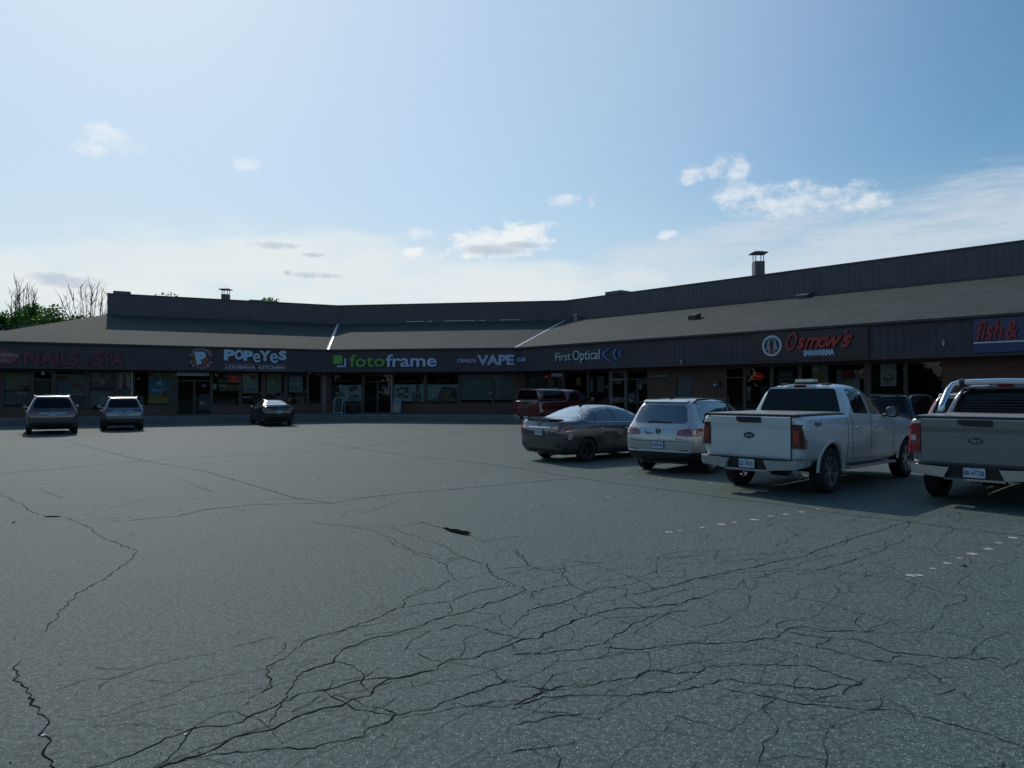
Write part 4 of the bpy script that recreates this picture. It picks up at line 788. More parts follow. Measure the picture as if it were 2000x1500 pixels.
# pavement boards by the photo shop
def aboard(px, label, black):
    t = -.2 if black else .1; a = WB.s_at(px, t); z0 = .385; o = thing('sandwich_board', label, 'sandwich board', WB.p(a, t, z0), 0, 'sandwich boards outside the photo shop'); hw, h = .31, 1.12
    for s_ in (-1, 1):
        m = MB(); fr = MB(); g = lambda x, z, d: WB.p(a + x, t + s_ * (.28 * (1 - z / h) + .02) + s_ * d, z0 + z)
        m.prism([(-hw + .04, .12), (hw - .04, .12), (hw - .04, h - .04), (-hw + .04, h - .04)], g, -.012, .012); m.build('panel', mat('chalkboard', (.015, .016, .02), .6) if black else mat('board_sheet', (.12, .14, .16), .5), o)
        for q in ((-hw, -hw + .04, 0, h), (hw - .04, hw, 0, h), (-hw + .04, hw - .04, h - .04, h), (-hw + .04, hw - .04, .08, .12)): fr.prism([(q[0], q[2]), (q[1], q[2]), (q[1], q[3]), (q[0], q[3])], g, -.018, .018)
        fr.build('frame', mat('board_frame', (.30, .33, .36), .4) if black else mat('board_frame_dark', (.05, .05, .055), .5), o)
        if s_ < 0:
            dd = MB(); pc = ((circ(0, .8, .07, .07, 10)),) if black else ([(-.2, .25), (.05, .25), (.05, .6), (-.2, .6)], [(.08, .2), (.2, .2), (.2, .62), (.08, .62)])
            for p in pc: dd.prism(p, g, .013, .016)
            dd.build('print', mat('chalk_grey', (.12, .12, .12), .7) if black else mat('board_print', (.28, .2, .17), .6), o)
aboard(663, 'chalkboard sandwich board with pale metal frame left of the glass doors', True); aboard(777, 'sandwich board with white printed sheet and dark base right of the glass doors', False)
def planter():
    t = .75; a = WB.s_at(688, t); o = thing('storage_bin', 'low dark bin under the photo shop window beside the chalkboard', 'bin', WB.p(a, t, .39)); m = MB()
    m.hexa([WB.p(a + x, t + y, z) for z, k in ((.385, .92), (.92, 1)) for x, y in ((-.42 * k, -.28 * k), (.42 * k, -.28 * k), (.42 * k, .28 * k), (-.42 * k, .28 * k))]); m.build('body', black_pl, o)
    m = MB(); m.hexa([WB.p(a + x, t + y, z) for z, k in ((.925, 1.04), (.99, .96)) for x, y in ((-.42 * k, -.28 * k), (.42 * k, -.28 * k), (.42 * k, .28 * k), (-.42 * k, .28 * k))]); m.build('lid', black_pl, o)
planter()
# ------------------------------------------------------------------ vehicles (local frame: +y forward, +x right, origin under the rear axle)
def ring(ys, xs, zs):
    if not isinstance(ys, (list, tuple)): ys = [ys] * 8
    return [(x, y, z) for x, y, z in zip([0] + list(xs) + [0], ys, zs)]
def loft_mesh(st, sub=2, crease_line={}, crease_ring={}, wells=(), wr=.4, wdep=.62, smooth=True):
    n = len(st[0]); bm = bmesh.new(); V = []
    for r in st:
        right = [bm.verts.new(p) for p in r]; left = [right[0]] + [bm.verts.new((-p[0], p[1], p[2])) for p in r[1:-1]] + [right[-1]]; V.append((right, left))
    for i in range(len(st) - 1):
        for side in (0, 1):
            a, b = V[i][side], V[i+1][side]
            for k in range(n - 1): bm.faces.new([a[k], a[k+1], b[k+1], b[k]] if side == 0 else [a[k], b[k], b[k+1], a[k+1]])
    for e in (0, -1):
        r, l = V[e]
        for k in range(n - 1):
            q = [r[k], l[k], l[k+1], r[k+1]]; u = []
            for v in q:
                if v not in u: u.append(v)
            if len(u) > 2: bm.faces.new(u)
    bm.normal_update(); cl = bm.edges.layers.float.new('crease_edge')
    ix = {}
    for i, (r, l) in enumerate(V):
        for k in range(n): ix.setdefault(r[k], (i, k)); ix.setdefault(l[k], (i, k))
    for e in bm.edges:
        (i, k), (j, q) = ix[e.verts[0]], ix[e.verts[1]]
        if k == q and k in crease_line and i != j: e[cl] = crease_line[k]
        if i == j and i in crease_ring: e[cl] = max(e[cl], crease_ring[i])
    bmesh.ops.recalc_face_normals(bm, faces=bm.faces)
    me = bpy.data.meshes.new('loft'); bm.to_mesh(me); bm.free()
    o = bpy.data.objects.new('loft', me); COL.objects.link(o)
    md = o.modifiers.new('s', 'SUBSURF'); md.levels = sub; md.render_levels = sub
    cuts = []
    for (y, r) in wells:
        for s_ in (-1, 1):
            b2 = bmesh.new(); bmesh.ops.create_cone(b2, cap_ends=True, segments=40, radius1=r, radius2=r, depth=.7, matrix=Matrix.Translation((s_ * (wdep + .35), y, wr)) @ Matrix.Rotation(R(90), 4, 'Y'))
            cm = bpy.data.meshes.new('c'); b2.to_mesh(cm); b2.free(); c = bpy.data.objects.new('c', cm); COL.objects.link(c); cuts.append(c)
            m2 = o.modifiers.new('b', 'BOOLEAN'); m2.object = c; m2.operation = 'DIFFERENCE'; m2.solver = 'EXACT'
    dg = bpy.context.evaluated_depsgraph_get(); dg.update(); res = bpy.data.meshes.new_from_object(o.evaluated_get(dg))
    for c in cuts: bpy.data.objects.remove(c)
    bpy.data.objects.remove(o)
    for p in res.polygons: p.use_smooth = smooth
    return res
def add_mesh(name, me, mats, parent, zcut=None, wells=(), wr=.4, wdep=.62):
    o = bpy.data.objects.new(name, me); COL.objects.link(o); me.materials.clear()
    for m in mats: me.materials.append(m)
    for p in me.polygons:
        c = p.center; k = 0
        if zcut is not None and c.z < zcut: k = 1
        for (y, r) in wells:
            if abs(c.x) > wdep - .02 and abs(p.normal.x) < .5 and math.hypot(c.y - y, c.z - wr) < r + .012: k = len(mats) - 1
            if abs(abs(c.x) - wdep) < .01 and math.hypot(c.y - y, c.z - wr) < r: k = len(mats) - 1
        p.material_index = k
    try: me.set_sharp_from_angle(angle=R(38))
    except Exception: pass
    o.parent = parent; return o
def mk(mb, name, mats, parent, smooth=False): return mb.build(name, mats, parent, smooth)
class Body:
    def __init__(s, meshes):
        v, f = [], []
        for me in meshes:
            n = len(v); v += [x.co.copy() for x in me.vertices]; f += [tuple(i + n for i in p.vertices) for p in me.polygons]
        s.t = BVHTree.FromPolygons(v, f)
    def hit(s, view, a, b):
        o, d = {'rear': (Vector((a, -12, b)), Vector((0, 1, 0))), 'front': (Vector((a, 14, b)), Vector((0, -1, 0))), 'right': (Vector((9, a, b)), Vector((-1, 0, 0))), 'left': (Vector((-9, a, b)), Vector((1, 0, 0))), 'top': (Vector((a, b, 9)), Vector((0, 0, -1)))}[view]
        p, n, i, ds = s.t.ray_cast(o, d); return (p, d) if p else (None, d)
def subdiv(poly, m=.07):
    out = []
    for (x0, y0), (x1, y1) in zip(poly, poly[1:] + poly[:1]):
        n = max(1, int(math.hypot(x1 - x0, y1 - y0) / m))
        out += [(x0 + (x1 - x0) * k / n, y0 + (y1 - y0) * k / n) for k in range(n)]
    return out
def roundp(poly, r=.25, it=2):
    for _ in range(it):
        q = []
        for (x0, y0), (x1, y1) in zip(poly, poly[1:] + poly[:1]): q += [(x0 + (x1 - x0) * r, y0 + (y1 - y0) * r), (x0 + (x1 - x0) * (1 - r), y0 + (y1 - y0) * (1 - r))]
        poly = q
    return poly
def soft(poly, r=.04):     # round each corner by a fixed radius
    q = []
    n = len(poly)
    for i in range(n):
        p0, p1, p2 = Vector(poly[i-1]), Vector(poly[i]), Vector(poly[(i+1) % n]); a = (p0 - p1); b = (p2 - p1); k = min(r, a.length * .45, b.length * .45)
        s_, e = p1 + a.normalized() * k, p1 + b.normalized() * k
        for t in (0, .33, .67, 1): q.append(tuple(s_ * (1 - t) ** 2 + p1 * 2 * t * (1 - t) + e * t * t))
    return q
def decal(body, view, poly, name, m, parent, off=.004, skirt=.012, rings=3, r=.03, label=None, bulge=0.):
    P = subdiv(soft(poly, r)); cx = sum(p[0] for p in P) / len(P); cy = sum(p[1] for p in P) / len(P); mb = MB(); L_ = []
    hits = []
    last = None
    for t in [i / rings for i in range(1, rings + 1)]:
        row = []
        for a, b in P:
            h, d = body.hit(view, cx + (a - cx) * t, cy + (b - cy) * t)
            row.append(None if h is None else h - d * (off + bulge * (1 - t * t)))
        L_.append(row)
    c0, d = body.hit(view, cx, cy)
    if c0 is None: return None
    c0 = c0 - d * (off + bulge)
    med = sorted([p.dot(d) for p in L_[-1] if p is not None]); 
    if not med: return None
    for row in L_:
        for i, p in enumerate(row):
            if p is None: row[i] = row[i-1] if row[i-1] is not None else c0
    n = len(P)
    for i in range(n): mb.face([c0, L_[0][i], L_[0][(i+1) % n]])
    for k in range(rings - 1):
        for i in range(n): mb.face([L_[k][i], L_[k+1][i], L_[k+1][(i+1) % n], L_[k][(i+1) % n]])
    for i in range(n): a, b = L_[-1][i], L_[-1][(i+1) % n]; mb.face([a, a + d * skirt, b + d * skirt, b])
    o = mb.build(name, m, parent, smooth=True)
    try: o.data.set_sharp_from_angle(angle=R(50))
    except Exception: pass
    if label: o['label'] = label
    return o
def seam(body, view, pts, parent, m, w=.006, off=.0035, name='panel_gap'):
    P = []
    for (x0, y0), (x1, y1) in zip(pts[:-1], pts[1:]):
        n = max(2, int(math.hypot(x1 - x0, y1 - y0) / .06)); P += [(x0 + (x1 - x0) * k / n, y0 + (y1 - y0) * k / n) for k in range(n)]
    P.append(pts[-1]); mb = MB(); pr = None
    for i, (a, b) in enumerate(P):
        j, k = max(0, i - 1), min(len(P) - 1, i + 1); dx, dy = P[k][0] - P[j][0], P[k][1] - P[j][1]; L_ = math.hypot(dx, dy) or 1; nx, ny = -dy / L_ * w, dx / L_ * w
        h0, d = body.hit(view, a + nx, b + ny); h1, d = body.hit(view, a - nx, b - ny)
        if h0 is None or h1 is None: pr = None; continue
        h0, h1 = h0 - d * off, h1 - d * off
        if pr: mb.face([pr[0], pr[1], h1, h0])
        pr = (h0, h1)
    return mb.build(name, m, parent) if mb.f else None
def wheel_parts(parent, x, y, r, w, rim_m, spokes, first=None, style=0, side=1):
    if first:
        o = first.copy(); COL.objects.link(o); o.parent = parent; o.location = (x, y, r); o.rotation_euler = (0, 0, 0 if side > 0 else math.pi)
        for c in first.children: d = c.copy(); COL.objects.link(d); d.parent = o
        return o
    # hub (brake disc) > tyre, rim
    def lathe(prof, n=44, mi=0, mb=None):
        mb = mb or MB()
        for i in range(n):
            a0, a1 = 2 * math.pi * i / n, 2 * math.pi * (i + 1) / n
            for (x0, r0), (x1, r1) in zip(prof[:-1], prof[1:]):
                mb.face([(x0, r0 * math.cos(a0), r0 * math.sin(a0)), (x1, r1 * math.cos(a0), r1 * math.sin(a0)), (x1, r1 * math.cos(a1), r1 * math.sin(a1)), (x0, r0 * math.cos(a1), r0 * math.sin(a1))], mi=mi)
        return mb
    rr = r * (.66 if style != 1 else .61); h = w / 2
    hub = lathe([(-h * .2, 0), (-h * .2, rr * .72), (h * .05, rr * .72), (h * .05, 0)], 24).build('wheel', mat('brake_disc', (.05, .05, .055), .5, .6), parent, True); hub.location = (x, y, r); hub.rotation_euler = (0, 0, 0 if side > 0 else math.pi)
    tp = [(-h * .75, rr * .98), (-h, rr * 1.12), (-h, r * .90), (-h * .86, r * .975), (-h * .6, r), (h * .6, r), (h * .86, r * .975), (h, r * .90), (h, rr * 1.12), (h * .75, rr * .98)]
    ty = lathe(tp).build('tyre', rubber, hub, True)
    m = lathe([(h * .84, rr * 1.0), (h * .88, rr * .985), (h * .84, rr * .93), (h * .3, rr * .90), (-h * .6, rr * .9)]); lathe([(h * .62, 0), (h * .62, rr * .17), (h * .5, rr * .2)], 20, 0, m)
    for k in range(spokes):
        pairs = (-.13, .13) if style == 0 else (0,)
        for dd in pairs:
            a = 2 * math.pi * k / spokes; T = Matrix.Rotation(a, 4, 'X'); sw = rr * (.055 if style == 0 else .12)
            P = [(h * .40, -sw * 1.3 + dd * .3 * rr, rr * .12), (h * .40, sw * 1.3 + dd * .3 * rr, rr * .12), (h * .62, sw * 1.1 + dd * .3 * rr, rr * .12), (h * .62, -sw * 1.1 + dd * .3 * rr, rr * .12),
                 (h * .50, -sw + dd * rr * 1.0, rr * .95), (h * .50, sw + dd * rr, rr * .95), (h * .76, sw * .8 + dd * rr, rr * .95), (h * .76, -sw * .8 + dd * rr, rr * .95)]
            m.hexa([T @ Vector(p) for p in P])
    m.build('rim', rim_m, hub); return hub
def wheels(root, ys, xh, r, w, rim_m, spokes, style=0):
    f = None
    for y in ys:
        for s_ in (1, -1):
            o = wheel_parts(root, s_ * (xh - w / 2), y, r, w, rim_m, spokes, f, style, s_); f = f or o
def fnr(y): return lambda a, b, d: Vector((a, y - d, b))          # plane facing the rear
def plate(root, x, y, z, txt, dark=False, tilt=0):
    p = MB(); p.prism(rrect(-.162, .162, -.083, .083, .01), lambda a, b, d: Vector((x + a, y - d + b * tilt, z + b)), 0, .012, 0)
    p.prism(rrect(-.150, .150, -.074, .074, .01), lambda a, b, d: Vector((x + a, y - d + b * tilt, z + b)), .0125, .0145, 1)
    o = p.build('number_plate', [black_pl, mat('plate_blue', (.06, .09, .42), .5) if dark else mat('plate_white', (.5, .56, .62), .5, var=.04)], root)
    if txt:
        t = MB(); add_text(t, lambda a, b, d: Vector((x + a, y - d + b * tilt, z + b)), txt, -.135, .135, -.045, .035, .015, .002, bold=.015)
        add_text(t, lambda a, b, d: Vector((x + a, y - d + b * tilt, z + b)), 'ONTARIO', -.05, .05, .050, .064, .015, .002)
        t.build('plate_number', white_t if dark else blue_t, o)
    return o
def badge_ford(root, x, y, z, w=.115, h=.048, dark=True):
    g = fnr(y); b = MB(); b.prism(circ(x, z, w, h, 32), g, 0, .012, 0); b.prism(circ(x, z, w * .93, h * .86, 32), g, .0125, .015, 1)
    o = b.build('badge', [mat('badge_rim', (.10, .11, .12), .3, .5), mat('badge_navy', (.012, .014, .02), .25, 0, 1)], root); t = MB()
    add_text(t, g, 'Ford', x - w * .66, x + w * .66, z - h * .52, z + h * .5, .016, .003, shear=.35, bold=.012); t.build('badge_lettering', mat('badge_silver', (.42, .44, .46), .3, .4), o)
def handle(body, view, y, z, root, m, w=.17):
    h, d = body.hit(view, y, z)
    if h is None: return
    b = MB(); x = h.x; s_ = 1 if view == 'right' else -1
    b.tube([Vector((x, y - w / 2, z)), Vector((x + s_ * .035, y - w / 2 + .03, z)), Vector((x + s_ * .035, y + w / 2 - .03, z)), Vector((x, y + w / 2, z))], [.012, .018, .018, .012], 8); b.build('door_handle', m, root, True)
def mirror(root, x, y, z, m, sx=.26, sz=.17, s_=1, cap=None):
    st = [ring(y + k, [a, b_, b_, b_, a, a * .5], zz) for k, a, b_, zz in ()]
    b = MB(); c = Vector((x + s_ * (sx * .62), y, z)); n = 14
    P = rrect(-sx / 2, sx / 2, -sz / 2, sz / 2, sz * .32, 4)
    prev = None
    for k, sc in ((-.07, .93), (-.02, 1.), (.05, .92), (.09, .62), (.11, .2)):
        r_ = [c + Vector((p[0] * sc, k, p[1] * sc)) for p in P]
        if prev:
            for i in range(len(r_)): b.face([prev[i], prev[(i+1) % len(r_)], r_[(i+1) % len(r_)], r_[i]])
        prev = r_
    b.face(prev); b.face([c + Vector((p[0] * .93, -.07, p[1] * .93)) for p in P])
    b.tube([Vector((x - s_ * .05, y + .02, z - sz * .3)), c + Vector((-s_ * sx * .2, .02, -sz * .25))], .028, 8)
    o = b.build('wing_mirror', m, root, True); g = MB(); g.face([c + Vector((p[0] * .8, -.074, p[1] * .8)) for p in P]); g.build('mirror_glass', cglass, o); return o

def place(name, label, cat, x, y, hd, group='vehicles parked round the lot', dz=0., pitch=0.):
    o = thing(name, label, cat, (x, y, ground_z(x, y) + dz), -R(hd), group, world=False); o.rotation_euler = (pitch, 0, -R(hd)); return o
def slope_pitch(x, y, hd, wb):
    fx, fy = x + math.sin(R(hd)) * wb, y + math.cos(R(hd)) * wb; return math.atan((ground_z(fx, fy) - ground_z(x, y)) / wb)

# ---- sedan
def sedan(label, x, y, hd, pm_, rim, txt='', scale=(1, 1, 1), detail=True, sticker=False, lights='side'):
    root = place('parked_sedan', label, 'car', x, y, hd, pitch=slope_pitch(x, y, hd, 2.7)); sx, sy, sz = scale
    st = [ring([-.86, -.90, -.95, -1.0, -.97, -.93, -.90, -.95], [.60, .74, .80, .80, .73, .62], [.24, .24, .34, .60, .90, 1.02, 1.075, 1.10]),
          ring([-.80, -.80, -.82, -.85, -.83, -.82, -.82, -.86], [.66, .82, .865, .85, .80, .68], [.22, .22, .34, .60, .90, 1.03, 1.09, 1.115]),
          ring([-.5, -.5, -.5, -.5, -.5, -.5, -.5, -.5], [.70, .84, .885, .88, .815, .70], [.20, .20, .32, .60, .91, 1.04, 1.085, 1.11]),
          ring([-.2, -.2, -.2, -.2, -.2, -.2, -.16, -.24], [.72, .85, .885, .885, .82, .66], [.18, .18, .30, .60, .91, 1.05, 1.13, 1.15]),
          ring([.3, .3, .3, .3, .3, .3, .42, .36], [.73, .855, .88, .885, .83, .57], [.17, .17, .29, .58, .90, 1.04, 1.395, 1.435]),
          ring(.9, [.73, .855, .88, .885, .835, .565], [.17, .17, .29, .58, .89, 1.02, 1.445, 1.49]),
          ring([1.5, 1.5, 1.5, 1.5, 1.5, 1.5, 1.5, 1.5], [.73, .855, .88, .885, .835, .555], [.17, .17, .29, .58, .88, 1.0, 1.435, 1.48]),
          ring([2.1, 2.1, 2.1, 2.1, 2.1, 2.1, 1.98, 2.0], [.73, .855, .88, .885, .83, .57], [.17, .17, .29, .58, .87, .985, 1.33, 1.365]),
          ring([2.6, 2.6, 2.6, 2.6, 2.6, 2.62, 2.7, 2.66], [.72, .85, .88, .88, .80, .66], [.17, .17, .29, .58, .85, .95, 1.01, 1.04]),
          ring(3.1, [.70, .84, .875, .86, .78, .64], [.18, .18, .29, .56, .80, .88, .915, .935]),
          ring([3.5, 3.5, 3.52, 3.53, 3.5, 3.46, 3.44, 3.48], [.60, .74, .76, .74, .66, .5], [.22, .22, .32, .52, .68, .75, .775, .79])]
    st = [[(px * sx, py * sy, pz * sz) for px, py, pz in r] for r in st]; W_ = ((0, .36), (2.7 * sy, .36)); r_ = .315
    me = loft_mesh(st, 2, {1: .7, 2: .5, 5: .55, 6: .25}, {}, W_, r_, .60); B = Body([me])
    add_mesh('body', me, [pm_, black_pl, black_pl], root, .2, W_, r_, .60)
    T = lambda poly, a=1, b=sz: [(p[0] * a, p[1] * b) for p in poly]
    rw = decal(B, 'rear', T([(-.60, 1.15), (.60, 1.15), (.565, 1.20), (.455, 1.395), (.38, 1.412), (-.38, 1.412), (-.455, 1.395), (-.565, 1.20)], sx), 'rear_window', rglass, root, rings=5, r=.05)
    for v, s_ in (('right', 1), ('left', -1)):
        WL = T([(-.16, 1.115), (.12, 1.03), (2.42, .985), (2.40, 1.02), (1.78, 1.37), (1.25, 1.425), (.85, 1.425), (.45, 1.38), (.02, 1.23)], sy); decal(B, v, WL, 'window_trim', gloss_bk, root, off=.002, rings=4, r=.06)
        SW = subdiv(soft(WL, .06)); seam(B, v, SW + SW[:1], root, chrome if detail else frame_l, w=.009, off=.010, name='chrome_strip')
        decal(B, v, T([(.34, 1.05), (1.06, 1.035), (1.02, 1.405), (.78, 1.405), (.44, 1.36)], sy), 'side_window', cglass, root, off=.007, rings=3, r=.03)
        decal(B, v, T([(1.13, 1.033), (2.33, 1.008), (1.75, 1.35), (1.25, 1.405), (1.09, 1.405)], sy), 'side_window', cglass, root, off=.007, rings=4, r=.03)
        decal(B, v, T([(-.10, 1.115), (.18, 1.05), (.28, 1.05), (.36, 1.33), (.08, 1.22)], sy), 'side_window', cglass, root, off=.007, rings=2, r=.02)
        for y0, z0 in ((.52, .86), (1.52, .84)): handle(B, v, y0 * sy, z0 * sz, root, chrome if detail else pm_)
        seam(B, v, T([(1.09, 1.0), (1.08, .6), (1.09, .25)], sy), root, black_pl); seam(B, v, T([(.20, 1.03), (.28, .85), (.36, .62), (.40, .45)], sy), root, black_pl); seam(B, v, T([(2.32, .99), (2.34, .6), (2.28, .26)], sy), root, black_pl)
        if lights == 'side':
            decal(B, 'rear', [(s_ * a * sx, b * sz) for a, b in ((.40, .865), (.46, .93), (.66, .975), (.83, .985), (.83, .80), (.66, .80), (.56, .85))], 'tail_light', redl, root, rings=3, r=.015, off=.008)
            decal(B, v, T([(-.86, .83), (-.86, .985), (-.52, 1.0), (-.6, .95), (-.72, .86)], sy), 'tail_light', redl, root, rings=2, r=.015, off=.008)
            decal(B, 'rear', [(s_ * a * sx, b * sz) for a, b in ((.50, .885), (.52, .915), (.66, .94), (.68, .86), (.6, .865))], 'lamp_lens', clearl, root, rings=2, r=.01, off=.012)
        else:
            decal(B, 'rear', [(s_ * a * sx, b * sz) for a, b in ((.42, .94), (.45, .97), (.82, .99), (.82, .87), (.62, .90))], 'tail_light', redl, root, rings=3, r=.015, off=.008)
            decal(B, v, T([(-.86, .87), (-.86, .99), (-.56, 1.0), (-.7, .9)], sy), 'tail_light', redl, root, rings=2, r=.015, off=.008)
        decal(B, 'rear', [(s_ * a * sx, b * sz) for a, b in ((.52, .37), (.56, .46), (.76, .50), (.76, .42))], 'reflector', black_pl, root, rings=2, r=.02)
        decal(B, 'front', [(s_ * a * sx, b * sz) for a, b in ((.36, .62), (.42, .68), (.70, .72), (.70, .62))], 'headlight', clearl, root, rings=2, r=.02)
        mirror(root, s_ * .84 * sx, 2.1 * sy, 1.03 * sz, pm_, .17, .12, s_)
    decal(B, 'front', [(-.62, .98 * sz), (.62, .98 * sz), (.55, 1.3 * sz), (-.55, 1.3 * sz)] if 0 else [(-.60, 1.06 * sz), (.60, 1.06 * sz), (.52, 1.36 * sz), (-.52, 1.36 * sz)], 'windscreen', cglass, root, rings=4, r=.05)
    decal(B, 'front', [(-.4, .36), (.4, .36), (.34, .62), (-.34, .62)], 'grille', black_pl, root, rings=2)
    sp = MB(); zt = 1.108 * sz
    P = [(-.66, -.80), (-.6, -.93), (-.3, -1.0), (0, -1.02), (.3, -1.0), (.6, -.93), (.66, -.80)]
    for (a, b), (c, d) in zip(P[:-1], P[1:]): sp.hexa([(a * sx, -.70 * sy, zt - .03), (c * sx, -.70 * sy, zt - .03), (c * sx, d * sy, zt - .01), (a * sx, b * sy, zt - .01), (a * sx, -.70 * sy, zt + .0), (c * sx, -.70 * sy, zt + .0), (c * sx, d * sy, zt + .008), (a * sx, b * sy, zt + .008)])
    if detail: sp.build('boot_spoiler', pm_, root)
    h, _ = B.hit('rear', 0, .80 * sz); y0 = h.y
    if detail:
        c = MB(); n = 12
        for k in range(n):
            a, b = -.42 + .84 * k / n, -.42 + .84 * (k + 1) / n; ya = B.hit('rear', a * sx, .90 * sz)[0].y; yb = B.hit('rear', b * sx, .90 * sz)[0].y
            c.hexa([(a, ya + .01, .885 * sz), (b, yb + .01, .885 * sz), (b, yb - .02, .885 * sz), (a, ya - .02, .885 * sz), (a, ya + .01, .91 * sz), (b, yb + .01, .91 * sz), (b, yb - .01, .91 * sz), (a, ya - .01, .91 * sz)])
        c.build('chrome_strip', chrome, root)
        bd = MB(); g = fnr(B.hit('rear', 0, .96 * sz)[0].y - .004); bd.prism(circ(0, .965 * sz, .055, .045, 20), g, 0, .008); bd.build('badge', frame_l, root)
        seam(B, 'rear', T([(-.60, 1.06), (-.58, .85), (-.52, .66), (.52, .66), (.58, .85), (.60, 1.06)], sx), root, black_pl)
    else:
        bd = MB(); g = fnr(B.hit('rear', 0, 1.0 * sz)[0].y - .004); bd.prism(circ(0, .98 * sz, .07, .035, 20), g, 0, .008); bd.build('badge', frame_l, root)
    plate(root, 0, y0 - .006, .77 * sz, txt)
    decal(B, 'rear', [(-.5 * sx, .26), (.5 * sx, .26), (.62 * sx, .36), (-.62 * sx, .36)], 'bumper_valance', black_pl, root, rings=3, r=.04)
    if sticker:
        g = lambda a, b, d: Vector((B.hit('right', a, b)[0].x + .004 + d, a, b))
        t = MB()
        for k in range(5): t.prism(circ(-.70 + .05 * (k % 3), .64 + .05 * (k // 2), .022, .028, 9), lambda a, b, d: (B.hit('right', a, b)[0] or Vector((.8, a, b))) + Vector((.003 + d, 0, 0)), 0, .002)
        t.build('sticker', white_t, root)
    an = MB(); zt = B.hit('top', 0, .62)[0].z; an.hexa([(-.018, .53, zt - .01), (.018, .53, zt - .01), (.018, .72, zt - .01), (-.018, .72, zt - .01), (-.006, .535, zt + .06), (.006, .535, zt + .06), (.006, .58, zt + .05), (-.006, .58, zt + .05)]); an.build('antenna', black_pl, root)
    ex = MB(); ex.tube([(.42, -.6, .23), (.42, -.93, .22)], .03, 10); ex.build('exhaust', galv, root)
    un = MB(); un.box(-.6, .6, -.6, 3.2, .19, .24); un.build('underbody', black_pl, root)
    wheels(root, (0, 2.7 * sy), .865 * sx, r_, .2, rim, 5, 1)
    return root

